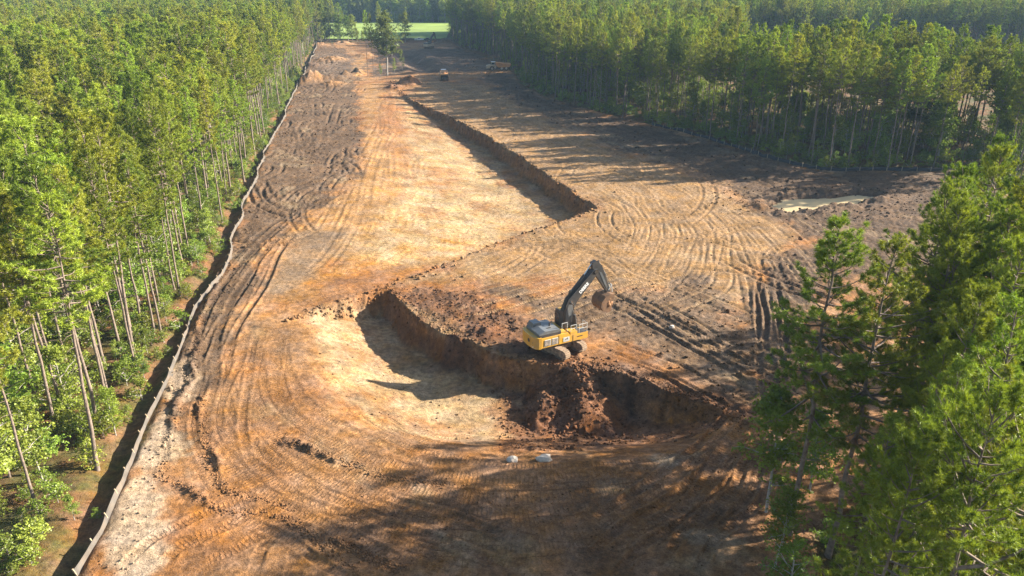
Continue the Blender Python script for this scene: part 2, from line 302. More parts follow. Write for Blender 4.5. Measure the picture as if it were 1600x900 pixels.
    z = np.where(on_h, heap, z)
    hm = (1-sstep(-.2, .7, (z-heap)))*near_h*i1*.85
    c = c*(1-hm[:, None])+rgb(.27,.13,.07)*(1+wob2[:, None]*.7)*hm[:, None]
    lip = near_h & (y > 73) & (np.abs(x-hx) < 9)
    # heaps, ditch, pond
    for (mx, my, mr, mh, mc) in MOUNDS:
        near_m = (np.abs(x-mx) < mr*3) & (np.abs(y-my) < mr*3)
        if near_m.any():
            g = np.exp(-(((x-mx)**2+(y-my)**2)/mr**2))*near_m
            z += g*mh*(1+wob2*.5+wob1*.6)
            a = np.clip(g*1.5, 0, 1)[:, None]
            c = c*(1-a)+np.array(mc)*(1+wob2[:, None]*.6)*a
    far = y > 250
    if far.any():
        dd = seg_dist(x, y, DITCH); g = np.exp(-(dd/4.5)**2)
        z -= g*2.4; z += np.exp(-((dd-9)/3)**2)*.8
        dd = seg_dist(x, y, PLOUGH); z += np.exp(-(dd/2.5)**2)*2.0*(1+wob1)
    pd = sdf(x, y, PUDDLE)-.3+wob2*1.2
    z += -1.3*(1-sstep(-.8, 1.4, pd))+.5*np.exp(-((pd-3)/2.2)**2)*(1+wob1*2+wob2)
    a = (np.exp(-((pd-2)/2.5)**2)*.7)[:, None]
    c = c*(1-a)+rgb(.23,.165,.12)*a
    # windrows of pushed-up clods
    for wl in WINDROWS:
        wp = np.array(wl)
        nw = (x > wp[:, 0].min()-3) & (x < wp[:, 0].max()+3) & (y > wp[:, 1].min()-3) & (y < wp[:, 1].max()+3)
        if nw.any():
            dd = seg_dist(x[nw]+wob1[nw]*1.5, y[nw]+wob2[nw]*.8, wl)
            g = np.exp(-(dd/.38)**2)*np.clip(.55+n_mid[nw]*1.6, 0, 1)
            z[nw] += g*(.34+fbm(x[nw], y[nw], .6, 3, 97)*.5)
            a = np.clip(g*.8, 0, 1)[:, None]
            c[nw] = c[nw]*(1-a)+rgb(.15,.10,.075)*a
    # forest floor outside the cleared ground
    fl = 1-inside
    straw = np.clip(.5+fbm(x, y, 3, 4, 101)*1.5, 0, 1)[:, None]
    fc = rgb(.17,.095,.05)*straw+rgb(.085,.085,.03)*(1-straw)
    z = z*(1-fl*.4)+fl*(fbm(x, y, 4, 3, 104)*.35-.75*np.exp(-((site-1.7)/1.3)**2))
    c = c*(1-fl[:, None])+fc*fl[:, None]
    k = k*inside*np.where(wall > .3, 0, 1)
    return z, np.clip(c*np.where(fl > .5, .8, .44)[:, None]*rgb(1.07, .96, .82), .01, .9), s, k
MOUNDS = [(-37.6,288.5,4.2,3.4,(.36,.19,.10)), (-42.5,281,3.0,1.6,(.36,.19,.10)), (-96,330,6,1.6,(.22,.16,.12)), (-88,350,5,1.5,(.24,.17,.13)), (-104,318,5,1.4,(.22,.16,.12)),
          (-38,470,7,2.2,(.20,.14,.10)), (-62,476,5,1.8,(.15,.11,.08)), (84,150,5,.9,(.24,.17,.12)), (-3,81.5,2.6,.8,(.24,.13,.08)), (1.5,84,2.2,.6,(.26,.15,.09)), (-7,79.5,1.7,.7,(.22,.12,.07)),
          (12,71.5,3,.5,(.27,.16,.10)), (-96,452,6,1.8,(.46,.29,.17)), (-78,300,5,1.8,(.46,.28,.15)), (-66,292,4,1.4,(.48,.29,.15)), (-84,372,7,2.0,(.46,.29,.16)), (-72,392,6,1.6,(.48,.30,.17)), (-106,440,6,2.2,(.44,.28,.17))]

# ------------------------------------------------------------------ materials
def new_mat(name):
    m = bpy.data.materials.new(name); m.use_nodes = True
    nt = m.node_tree; nt.nodes.clear()
    out = nt.nodes.new("ShaderNodeOutputMaterial")
    return m, nt, out
class NT:
    def __init__(s, nt): s.nt = nt
    def n(s, t, **kw):
        nd = s.nt.nodes.new(t)
        for k, v in kw.items():
            if k.startswith('i_'):
                nd.inputs[int(k[2:]) if k[2:].isdigit() else k[2:]].default_value = v
            else: setattr(nd, k, v)
        return nd
    def l(s, a, b): s.nt.links.new(a, b)
def mat_plain(name, colr, rough=.6, metal=0.0, var=.15, scale=6.0, bump=0.0, dirt=None, dirt_amt=.0, spec=.4):
    m, nt, out = new_mat(name); q = NT(nt)
    b = q.n("ShaderNodeBsdfPrincipled"); b.inputs['Roughness'].default_value = rough; b.inputs['Metallic'].default_value = metal
    b.inputs['Specular IOR Level'].default_value = spec
    tc = q.n("ShaderNodeTexCoord"); nz = q.n("ShaderNodeTexNoise"); nz.inputs['Scale'].default_value = scale; nz.inputs['Detail'].default_value = 5
    q.l(tc.outputs['Object'], nz.inputs['Vector'])
    r = q.n("ShaderNodeMapRange"); r.inputs[1].default_value = .3; r.inputs[2].default_value = .7; r.inputs[3].default_value = 1-var; r.inputs[4].default_value = 1+var
    q.l(nz.outputs[0], r.inputs[0])
    mx = q.n("ShaderNodeVectorMath", operation='SCALE'); mx.inputs[0].default_value = colr[:3]; q.l(r.outputs[0], mx.inputs['Scale'])
    src = mx.outputs[0]
    if dirt is not None:
        n2 = q.n("ShaderNodeTexNoise"); n2.inputs['Scale'].default_value = scale*.6; n2.inputs['Detail'].default_value = 6; q.l(tc.outputs['Object'], n2.inputs['Vector'])
        r2 = q.n("ShaderNodeMapRange"); r2.inputs[1].default_value = .42; r2.inputs[2].default_value = .68; r2.inputs[3].default_value = dirt_amt*.3; r2.inputs[4].default_value = dirt_amt; q.l(n2.outputs[0], r2.inputs[0])
        mm = q.n("ShaderNodeMix", data_type='RGBA'); q.l(r2.outputs[0], mm.inputs[0]); q.l(src, mm.inputs[6]); mm.inputs[7].default_value = (*dirt, 1); src = mm.outputs[2]
    q.l(src, b.inputs['Base Color'])
    if bump:
        bp = q.n("ShaderNodeBump"); bp.inputs['Strength'].default_value = bump; bp.inputs['Distance'].default_value = .02; q.l(nz.outputs[0], bp.inputs['Height']); q.l(bp.outputs[0], b.inputs['Normal'])
    q.l(b.outputs[0], out.inputs[0])
    return m
def mat_ground():
    m, nt, out = new_mat("earth"); q = NT(nt)
    b = q.n("ShaderNodeBsdfPrincipled"); b.inputs['Roughness'].default_value = .95; b.inputs['Specular IOR Level'].default_value = .15
    ca = q.n("ShaderNodeAttribute", attribute_name="earth"); sa = q.n("ShaderNodeAttribute", attribute_name="run"); ka = q.n("ShaderNodeAttribute", attribute_name="print")
    tc = q.n("ShaderNodeTexCoord")
    def noise(scale, det, rough=.6):
        z = q.n("ShaderNodeTexNoise"); z.inputs['Scale'].default_value = scale; z.inputs['Detail'].default_value = det; z.inputs['Roughness'].default_value = rough
        q.l(tc.outputs['Object'], z.inputs['Vector']); return z
    n1 = noise(1.6, 8, .68); n2 = noise(9, 4, .7); n3 = noise(.35, 5, .6)
    r = q.n("ShaderNodeMapRange"); r.inputs[1].default_value = .32; r.inputs[2].default_value = .68; r.inputs[3].default_value = .5; r.inputs[4].default_value = 1.5; q.l(n1.outputs[0], r.inputs[0])
    r2 = q.n("ShaderNodeMapRange"); r2.inputs[1].default_value = .3; r2.inputs[2].default_value = .7; r2.inputs[3].default_value = .58; r2.inputs[4].default_value = 1.42; q.l(n2.outputs[0], r2.inputs[0])
    mu = q.n("ShaderNodeMath", operation='MULTIPLY'); q.l(r.outputs[0], mu.inputs[0]); q.l(r2.outputs[0], mu.inputs[1])
    sc = q.n("ShaderNodeVectorMath", operation='SCALE'); q.l(ca.outputs['Color'], sc.inputs[0]); q.l(mu.outputs[0], sc.inputs['Scale'])
    hs = q.n("ShaderNodeHueSaturation"); r3 = q.n("ShaderNodeMapRange"); r3.inputs[1].default_value = .3; r3.inputs[2].default_value = .7; r3.inputs[3].default_value = .85; r3.inputs[4].default_value = 1.15
    q.l(n3.outputs[0], r3.inputs[0]); q.l(r3.outputs[0], hs.inputs['Saturation']); q.l(sc.outputs[0], hs.inputs['Color'])
    q.l(hs.outputs[0], b.inputs['Base Color'])
    # crawler shoe prints: bars across the run of each track
    mul = q.n("ShaderNodeMath", operation='MULTIPLY'); mul.inputs[1].default_value = 2*PI/.36; q.l(sa.outputs['Fac'], mul.inputs[0])
    sn = q.n("ShaderNodeMath", operation='SINE'); q.l(mul.outputs[0], sn.inputs[0])
    pw = q.n("ShaderNodeMapRange"); pw.inputs[1].default_value = .0; pw.inputs[2].default_value = .7; pw.inputs[3].default_value = 0; pw.inputs[4].default_value = 1; q.l(sn.outputs[0], pw.inputs[0])
    kk = q.n("ShaderNodeMath", operation='MULTIPLY'); q.l(pw.outputs[0], kk.inputs[0]); q.l(ka.outputs['Fac'], kk.inputs[1])
    k2 = q.n("ShaderNodeMath", operation='MULTIPLY'); q.l(kk.outputs[0], k2.inputs[0]); r4 = q.n("ShaderNodeMapRange"); r4.inputs[1].default_value = .38; r4.inputs[2].default_value = .6; r4.inputs[3].default_value = .0; r4.inputs[4].default_value = .10; q.l(n1.outputs[0], r4.inputs[0]); q.l(r4.outputs[0], k2.inputs[1])
    h1 = q.n("ShaderNodeMath", operation='MULTIPLY_ADD'); q.l(n1.outputs[0], h1.inputs[0]); h1.inputs[1].default_value = .16; q.l(k2.outputs[0], h1.inputs[2])
    h2 = q.n("ShaderNodeMath", operation='MULTIPLY_ADD'); q.l(n2.outputs[0], h2.inputs[0]); h2.inputs[1].default_value = .05; q.l(h1.outputs[0], h2.inputs[2])
    bp = q.n("ShaderNodeBump"); bp.inputs['Strength'].default_value = .9; bp.inputs['Distance'].default_value = 1.0; q.l(h2.outputs[0], bp.inputs['Height'])
    q.l(bp.outputs[0], b.inputs['Normal']); q.l(b.outputs[0], out.inputs[0])
    return m
def mat_leaf(name, lo, hi, trans, tfac=.4, hue_var=.03, val_var=.3):
    m, nt, out = new_mat(name); q = NT(nt)
    at = q.n("ShaderNodeAttribute", attribute_name="tint"); oi = q.n("ShaderNodeObjectInfo")
    mx = q.n("ShaderNodeMix", data_type='RGBA'); mx.inputs[6].default_value = (*lo, 1); mx.inputs[7].default_value = (*hi, 1); q.l(at.outputs['Fac'], mx.inputs[0])
    hs = q.n("ShaderNodeHueSaturation")
    r = q.n("ShaderNodeMapRange"); r.inputs[3].default_value = .5-hue_var; r.inputs[4].default_value = .5+hue_var; q.l(oi.outputs['Random'], r.inputs[0]); q.l(r.outputs[0], hs.inputs['Hue'])
    m7 = q.n("ShaderNodeMath", operation='MULTIPLY'); m7.inputs[1].default_value = 7.31; q.l(oi.outputs['Random'], m7.inputs[0]); fr = q.n("ShaderNodeMath", operation='FRACT'); q.l(m7.outputs[0], fr.inputs[0])
    r2 = q.n("ShaderNodeMapRange"); r2.inputs[3].default_value = 1-val_var; r2.inputs[4].default_value = 1+val_var; q.l(fr.outputs[0], r2.inputs[0]); q.l(r2.outputs[0], hs.inputs['Value'])
    q.l(mx.outputs[2], hs.inputs['Color'])
    df = q.n("ShaderNodeBsdfDiffuse"); tr = q.n("ShaderNodeBsdfTranslucent"); gl = q.n("ShaderNodeBsdfGlossy"); gl.inputs['Roughness'].default_value = .45
    q.l(hs.outputs[0], df.inputs[0])
    tm = q.n("ShaderNodeMix", data_type='RGBA', blend_type='MULTIPLY'); tm.inputs[0].default_value = 1; q.l(hs.outputs[0], tm.inputs[6]); tm.inputs[7].default_value = (*trans, 1); q.l(tm.outputs[2], tr.inputs[0])
    ms = q.n("ShaderNodeMixShader"); ms.inputs[0].default_value = tfac; q.l(df.outputs[0], ms.inputs[1]); q.l(tr.outputs[0], ms.inputs[2])
    m2 = q.n("ShaderNodeMixShader"); m2.inputs[0].default_value = .03; gl.inputs[0].default_value = (.6, .65, .55, 1); q.l(ms.outputs[0], m2.inputs[1]); q.l(gl.outputs[0], m2.inputs[2])
    q.l(m2.outputs[0], out.inputs[0])
    return m
def mat_attr(name, attr, rough=.95, bump=.5):
    m, nt, out = new_mat(name); q = NT(nt)
    b = q.n("ShaderNodeBsdfPrincipled"); b.inputs['Roughness'].default_value = rough; b.inputs['Specular IOR Level'].default_value = .15
    a = q.n("ShaderNodeAttribute", attribute_name=attr); tc = q.n("ShaderNodeTexCoord"); nz = q.n("ShaderNodeTexNoise"); nz.inputs['Scale'].default_value = 7; nz.inputs['Detail'].default_value = 5
    q.l(tc.outputs['Object'], nz.inputs['Vector']); r = q.n("ShaderNodeMapRange"); r.inputs[1].default_value = .3; r.inputs[2].default_value = .7; r.inputs[3].default_value = .7; r.inputs[4].default_value = 1.3; q.l(nz.outputs[0], r.inputs[0])
    sc = q.n("ShaderNodeVectorMath", operation='SCALE'); q.l(a.outputs['Color'], sc.inputs[0]); q.l(r.outputs[0], sc.inputs['Scale']); q.l(sc.outputs[0], b.inputs['Base Color'])
    bp = q.n("ShaderNodeBump"); bp.inputs['Strength'].default_value = bump; bp.inputs['Distance'].default_value = .1; q.l(nz.outputs[0], bp.inputs['Height']); q.l(bp.outputs[0], b.inputs['Normal'])
    q.l(b.outputs[0], out.inputs[0]); return m
M_EARTH = mat_ground()
M_CLOD = mat_attr("earth_clods", "earth")
M_NEEDLE = mat_leaf("pine_needles", (.135,.172,.019), (.300,.340,.036), (1.3,1.3,.42), .27, .028, .36)
M_LEAF = mat_leaf("hardwood_leaves", (.12,.165,.022), (.225,.275,.038), (1.35,1.3,.42), .30, .025, .3)
M_NEEDLE2 = mat_leaf("open_pine_needles", (.108,.150,.020), (.240,.290,.035), (1.3,1.3,.42), .30, .022, .25)
M_LEAF2 = mat_leaf("olive_leaves", (.085,.105,.030), (.150,.170,.050), (1.25,1.25,.5), .45, .01, .15)
M_BARK = mat_plain("pine_bark", (.165,.125,.095), .9, 0, .4, 3.5, .8)
M_BARK2 = mat_plain("grey_bark", (.30,.27,.23), .9, 0, .3, 4, .5)
M_YELLOW = mat_plain("yellow_paint", (.64,.33,.015), .42, 0, .08, 2, 0, (.36,.25,.14), .55)
M_BLACK = mat_plain("charcoal_paint", (.028,.032,.036), .42, 0, .2, 2, 0, (.25,.18,.12), .22)
M_HOOD = mat_plain("dark_grey_hood", (.10,.115,.125), .35, 0, .15, 2, 0, (.28,.22,.16), .25)
M_STEEL = mat_plain("polished_rod", (.62,.62,.60), .25, 1.0, .05, 5)
M_TRACK = mat_plain("mud_caked_steel", (.05,.045,.04), .85, 0, .3, 4, .6, (.44,.30,.19), .9)
M_TRACKTOP = mat_plain("mud_caked_shoes", (.15,.105,.07), .92, 0, .3, 4, .8, (.27,.185,.115), .75)
M_GLASS = mat_plain("cab_glass", (.03,.045,.055), .08, 0, .1, 3, 0, None, 0, .8)
M_WHITE = mat_plain("white_paint", (.78,.78,.76), .5, 0, .05, 4)
M_PALE = mat_plain("pale_metal", (.55,.55,.52), .5, .2, .1, 4)
M_MUDSTEEL = mat_plain("muddy_bucket_steel", (.10,.06,.035), .85, 0, .3, 4, .5, (.24,.125,.06), .8)
M_DIRT = mat_plain("loaded_red_earth", (.40,.21,.10), .95, 0, .4, 3, 1.0)
M_TYRE = mat_plain("tyre_rubber", (.03,.03,.03), .9, 0, .2, 4, .3, (.33,.24,.16), .6)
M_RIM = mat_plain("dusty_rim", (.45,.36,.26), .7, 0, .2, 4)
M_DUSTY = mat_plain("dusty_paint", (.55,.42,.27), .7, 0, .2, 2, 0, (.45,.33,.21), .6)
M_ORANGEBED = mat_plain("orange_dump_bed", (.62,.26,.06), .7, 0, .25, 1.5, 0, (.40,.26,.15), .6)
M_FABRIC = mat_plain("silt_fabric_grey", (.070,.064,.056), .85, 0, .35, 1.0, .2, (.15,.11,.075), .7)
M_FABRIC2 = mat_plain("silt_fabric_black", (.02,.02,.022), .75, 0, .3, 1.5)
M_WOOD = mat_plain("stake_wood", (.35,.26,.16), .85, 0, .2, 5)
M_ROCK = mat_plain("pale_rock", (.42,.39,.34), .9, 0, .25, 2.5, .8, (.36,.24,.15), .5)
M_WATER = mat_plain("muddy_water", (.47,.365,.205), .3, 0, .06, .3, 0, None, 0, .25)
M_FIELD = mat_plain("meadow_grass", (.17,.235,.035), .9, 0, .28, .04)

# ------------------------------------------------------------------ mesh helpers
def link(name, me, mat=None, parent=None):
    o = bpy.data.objects.new(name, me); col.objects.link(o)
    if mat is not None and me is not None and len(me.materials) == 0:
        for mm in (mat if isinstance(mat, (list, tuple)) else [mat]): me.materials.append(mm)
    if parent is not None: o.parent = parent
    return o
def tag(o, label, cat, group=None):
    o["label"] = label; o["category"] = cat
    if group: o["group"] = group
    return o
def empty(name, loc=(0,0,0), rz=0.0):
    o = bpy.data.objects.new(name, None); o.empty_display_size = .5
    o.location = loc; o.rotation_euler = (0, 0, rz); col.objects.link(o); return o
def np_mesh(name, v, faces_n, idx, smooth=False):
    """v (n,3); faces_n sides per face (3 or 4); idx flat index array"""
    me = bpy.data.meshes.new(name)
    v = np.ascontiguousarray(v, np.float32); idx = np.ascontiguousarray(idx, np.int32).ravel()
    me.vertices.add(len(v)); me.vertices.foreach_set("co", v.ravel())
    nf = len(idx)//faces_n
    me.loops.add(len(idx)); me.loops.foreach_set("vertex_index", idx)
    me.polygons.add(nf); me.polygons.foreach_set("loop_start", np.arange(nf, dtype=np.int32)*faces_n)
    if smooth: me.polygons.foreach_set("use_smooth", np.ones(nf, bool))
    me.update(calc_edges=True)
    return me
def attr_f(me, name, a):
    at = me.attributes.new(name, 'FLOAT', 'POINT'); at.data.foreach_set("value", np.ascontiguousarray(a, np.float32))
def attr_c(me, name, c):
    at = me.attributes.new(name, 'FLOAT_COLOR', 'POINT'); cc = np.ones((len(c), 4), np.float32); cc[:, :3] = c; at.data.foreach_set("color", cc.ravel())

# ------------------------------------------------------------------ the ground: one sheet, finer near the camera
def build_ground():
    rows = [34.0]
    while rows[-1] < 520:
        yy = rows[-1]
        rows.append(yy+min(max((yy*yy+1600)/(40*768)*.95, .11), 1.15))
    while rows[-1] < 1500: rows.append(rows[-1]+12+(rows[-1]-520)*.1)
    pre = [-300, -150, -60, -10, 10, 20, 26, 30, 32]
    rows = np.array(pre+rows)
    nu = 470
    u = np.linspace(-1, 1, 2*nu+1)
    out = np.array([1.02, 1.06, 1.12, 1.2, 1.35, 1.6, 2.0, 2.8, 4.5])
    u = np.concatenate([-out[::-1], u, out])
    wd = .60*np.maximum(rows, 34)+22
    wd = np.minimum(wd, 460)
    X = u[None, :]*wd[:, None]
    X = np.clip(X, -1500, 1500)+u[None, :]*.01
    Y = np.repeat(rows[:, None], len(u), 1)
    x = X.ravel(); y = Y.ravel()
    zs, cs, ss, ks = [], [], [], []
    for part in np.array_split(np.arange(len(x)), 8):
        a, b, c_, d = ground_eval(x[part], y[part]); zs.append(a); cs.append(b); ss.append(c_); ks.append(d)
    z = np.concatenate(zs); c = np.vstack(cs); s = np.concatenate(ss); k = np.concatenate(ks)
    nr, nc = X.shape
    i = np.arange(nr*nc).reshape(nr, nc)
    quads = np.stack([i[:-1, :-1], i[:-1, 1:], i[1:, 1:], i[1:, :-1]], -1)
    me = np_mesh("ground", np.stack([x, y, z], 1), 4, quads, True)
    attr_c(me, "earth", c); attr_f(me, "run", s); attr_f(me, "print", k)
    o = link("ground", me, M_EARTH); o["kind"] = "structure"; o["label"] = "cleared orange and grey earth with ruts and two cut pits"
    return o
build_ground()
def gz(x, y): return float(ground_eval(np.array([x]), np.array([y]))[0][0])

# grass field far behind, pond
def grid_sheet(name, poly, z, mat, step=None):
    bm = bmesh.new(); vs = [bm.verts.new((a, b, z)) for a, b in poly]; bm.faces.new(vs)
    me = bpy.data.meshes.new(name); bm.to_mesh(me); bm.free()
    o = link(name, me, mat); o["kind"] = "structure"; return o
grid_sheet("grass_field", FIELD, .75, M_FIELD)["label"] = "bright green mown field behind the far end of the site"
pc = np.array(PUDDLE).mean(0)
grid_sheet("muddy_pond", [tuple(pc+(np.array(p)-pc)*1.4) for p in PUDDLE], -.36, M_WATER)["label"] = "still pool of tan muddy water"

# ------------------------------------------------------------------ trees
def tube_np(pts, rad, sides, V, F):
    """append a tapered tube along pts to lists V, F (triangulated quads kept as quads)"""
    pts = np.array(pts); n = len(pts)
    tg = np.gradient(pts, axis=0); tg /= np.linalg.norm(tg, axis=1)[:, None]+1e-9
    ref = np.array([0, 0, 1.0]) if abs(tg[0][2]) < .8 else np.array([1.0, 0, 0])
    a = np.cross(tg, ref); a /= np.linalg.norm(a, axis=1)[:, None]+1e-9
    b = np.cross(tg, a)
    th = np.arange(sides)*2*PI/sides
    ring = pts[:, None, :]+(a[:, None, :]*np.cos(th)[None, :, None]+b[:, None, :]*np.sin(th)[None, :, None])*np.array(rad)[:, None, None]
    base = sum(len(v) for v in V)
    V.append(ring.reshape(-1, 3))
    i = np.arange(n*sides).reshape(n, sides)+base
    j = np.roll(i, -1, 1)
    F.append(np.stack([i[:-1], j[:-1], j[1:], i[1:]], -1).reshape(-1, 4))
def rand_dirs(r, n):
    v = r.normal(size=(n, 3)); return v/(np.linalg.norm(v, axis=1)[:, None]+1e-9)
def needle_mesh(name, pos, axis, r, per, ln, wd, tint=None):
    n = len(pos)
    p = np.repeat(pos, per, 0); ax = np.repeat(axis, per, 0)
    d = ax*.5+rand_dirs(r, n*per)*.9; d /= np.linalg.norm(d, axis=1)[:, None]
    s = np.cross(d, rand_dirs(r, n*per)); s /= np.linalg.norm(s, axis=1)[:, None]+1e-9
    p = p+rand_dirs(r, n*per)*r.uniform(0, .11 if wd > .06 else .07, (n*per, 1))+(0 if wd > .06 else ax*r.uniform(-.12, .10, (n*per, 1)))
    l = r.uniform(.7, 1.25, (n*per, 1))*ln
    v = np.stack([p-s*wd*.5, p+s*wd*.5, p+d*l], 1).reshape(-1, 3)
    me = np_mesh(name, v, 3, np.arange(n*per*3))
    t = r.uniform(0, 1, n) if tint is None else tint
    attr_f(me, "tint", np.repeat(np.clip(np.repeat(t, per)+r.normal(0, .12, n*per), 0, 1), 3))
    return me
def leaf_mesh(name, pos, axis, r, per, size, spread):
    n = len(pos)
    p = np.repeat(pos, per, 0)+rand_dirs(r, n*per)*r.uniform(.2, 1, (n*per, 1))*spread
    d = rand_dirs(r, n*per); d[:, 2] *= .6; d /= np.linalg.norm(d, axis=1)[:, None]
    up = rand_dirs(r, n*per)*.7+np.array([.35, 0, .8]); s = np.cross(d, up); s /= np.linalg.norm(s, axis=1)[:, None]+1e-9
    l = r.uniform(.6, 1.3, (n*per, 1))*size
    v = np.stack([p, p+d*l*.5+s*l*.36, p+d*l, p+d*l*.5-s*l*.36], 1).reshape(-1, 3)
    me = np_mesh(name, v, 4, np.arange(n*per*4))
    t = r.uniform(0, 1, n)
    attr_f(me, "tint", np.repeat(np.clip(np.repeat(t, per)+r.normal(0, .15, n*per), 0, 1), 4))
    return me
def gen_pine(seed, H, cb, Rc, nb, per, lean=.35, dens=7.5, stubs=10, ln=.42, wd=.11):
    r = np.random.default_rng(seed)
    V, F = [], []
    zt = np.linspace(0, 1, 13)
    bx = lean*np.cumsum(r.normal(0, .16, 13)); by = lean*np.cumsum(r.normal(0, .16, 13)); bx -= bx[0]; by -= by[0]
    trunk = np.stack([bx, by, zt*H], 1); trunk[0, 2] = -.3
    r0 = .0062*H*r.uniform(.85, 1.15)
    tube_np(trunk, r0*(1-zt*.88)**.85*(1+.35*np.exp(-zt*40)), 9, V, F)
    tx = lambda t: np.array([np.interp(t, zt, bx), np.interp(t, zt, by), t*H])
    tp, ta = [], []
    az = r.uniform(0, 6.28); ph = r.uniform(0, 6.28, 2)
    ts = np.sort(cb+(1-cb)*r.uniform(0, 1, nb)**.85)
    for t in ts:
        q = (t-cb)/(1-cb)
        az += 2.4+r.normal(0, .45)
        env = (.30+.70*min(1, q/.22))*(max(0, 1-q)**.62*.92+.10)
        L = max(.35, Rc*env*r.uniform(.55, 1.2)*(1+.38*math.sin(az*1.0+ph[0]+q*5)*math.sin(q*7+ph[1])))
        el = R(-12+62*q**1.3+r.normal(0, 9))
        c0 = tx(min(t, .985))
        h = np.array([math.cos(az), math.sin(az), 0.0])
        u = np.linspace(0, 1, 5)
        pts = c0+h*(L*u*math.cos(el))[:, None]+np.array([0, 0, 1.0])*(L*u*math.sin(el)+L*.22*u**2.2-.06*L*np.sin(u*PI))[:, None]
        side = np.array([-h[1], h[0], 0])
        pts = pts+side*(r.normal(0, .10)*L*u**2)[:, None]
        tube_np(pts, (.018+.018*L)*(1-u*.82), 3, V, F)
        nt = max(3, int(L*dens*r.uniform(.8, 1.2)))
        uu = np.clip(.30+.72*r.uniform(0, 1, nt)**.75, 0, 1.03)
        bp = np.stack([np.interp(uu, u, pts[:, k]) for k in range(3)], 1)
        spread = (1.05-uu)*L*.48+.12
        off = r.uniform(-1, 1, nt)*spread
        bp = bp+side*off[:, None]+h*(np.abs(off)*.35)[:, None]+np.array([0, 0, 1.0])*(r.uniform(-.10, .30, nt))[:, None]
        axs = h*.45+side*(np.sign(off)*.35)[:, None]+np.array([0, 0, .85]); axs = axs/np.linalg.norm(axs, axis=1)[:, None]
        tp.append(bp); ta.append(axs)
    for k in range(stubs):
        t = r.uniform(.22, cb+.05); a = r.uniform(0, 6.28); L = r.uniform(.4, 1.6); c0 = tx(t)
        tube_np([c0, c0+np.array([math.cos(a)*L*.6, math.sin(a)*L*.6, .1*L]), c0+np.array([math.cos(a)*L, math.sin(a)*L, -.05*L])], [.03, .02, .008], 3, V, F)
    top = tx(1.0); tp.append(top+r.normal(0, .12, (5, 3))); ta.append(np.tile([0, 0, 1.0], (5, 1)))
    tm = np_mesh("pine_trunk", np.vstack(V), 4, np.vstack(F), True); tm.materials.append(M_BARK)
    cm = needle_mesh("pine_crown", np.vstack(tp), np.vstack(ta), r, per, ln, wd); cm.materials.append(M_NEEDLE if wd > .06 else M_NEEDLE2)
    return tm, cm
def gen_hardwood(seed, H, cb, Rc, nl, per, size, bark, fork=False, name="hardwood"):
    r = np.random.default_rng(seed); V, F = [], []
    zt = np.linspace(0, 1, 9); bx = np.cumsum(r.normal(0, .05*H/10, 9)); by = np.cumsum(r.normal(0, .05*H/10, 9)); bx -= bx[0]; by -= by[0]
    trunk = np.stack([bx, by, zt*H*.92], 1); trunk[0, 2] = -.2
    tube_np(trunk, .012*H*(1-zt*.9), 7, V, F)
    pos = []
    nb = int(14+H*1.3)
    for i in range(nb):
        t = cb+(1-cb)*r.uniform(0, 1)**1.0; q = (t-cb)/(1-cb)
        a = i*2.4+r.normal(0, .4); L = Rc*(.35+.65*math.sin(PI*min(1, .18+q*.80)))*r.uniform(.6, 1.15)
        el = R((38 if cb > .3 else 15)+35*q+r.normal(0, 10)); c0 = np.array([np.interp(t, zt, bx), np.interp(t, zt, by), t*H*.92])
        u = np.linspace(0, 1, 5); h = np.array([math.cos(a), math.sin(a), 0])
        pts = c0+h*(L*u*math.cos(el))[:, None]+np.array([0, 0, 1.])*(L*u*math.sin(el)*.8)[:, None]+r.normal(0, .05*L, (5, 3))*u[:, None]
        tube_np(pts, (.02+.02*L)*(1-u*.85), 4, V, F)
        k = max(2, int(nl/nb)); uu = np.clip(.25+.8*r.uniform(0, 1, k), 0, 1.1)
        bp = np.stack([np.interp(uu, u, pts[:, j]) for j in range(3)], 1)+r.normal(0, .26*L*.55+.1, (k, 3))*np.array([1, 1, .6])
        pos.append(bp)
    pos = np.vstack(pos)
    tm = np_mesh(name+"_trunk", np.vstack(V), 4, np.vstack(F), True); tm.materials.append(bark)
    cm = leaf_mesh(name+"_crown", pos, None, r, per, size, .38 if H > 4 else .2); cm.materials.append(M_LEAF2 if cb > .3 else M_LEAF)
    return tm, cm

STAND = [gen_pine(100+i, 25, c, q, n, 26, .42, 5.2, 14, .34, .062) for i, (c, q, n) in enumerate([(.46,3.4,78),(.62,3.0,60),(.52,4.2,82),(.66,2.7,52),(.42,3.0,80),(.56,3.8,62),(.50,3.3,96),(.60,4.3,66)])]
OPEN = [gen_pine(200+i, 25, .34+.05*(i % 3), 3.9+.3*i, 86, 40, .6, 6.4, 10, .27, .036) for i in range(5)]
HARD = [gen_hardwood(300+i, 10, .22, 2.5+.3*i, 420, 9, .26, M_BARK2) for i in range(4)]
TALLHARD = [gen_hardwood(320+i, 22, .36 if i == 0 else .13, 5.6 if i == 0 else 5.0, 950, 10, .46, M_BARK2) for i in range(3)]
SHRUB = [gen_hardwood(340+i, 2.2, .05, 1.2, 150, 8, .16, M_BARK2, name="shrub") for i in range(3)]

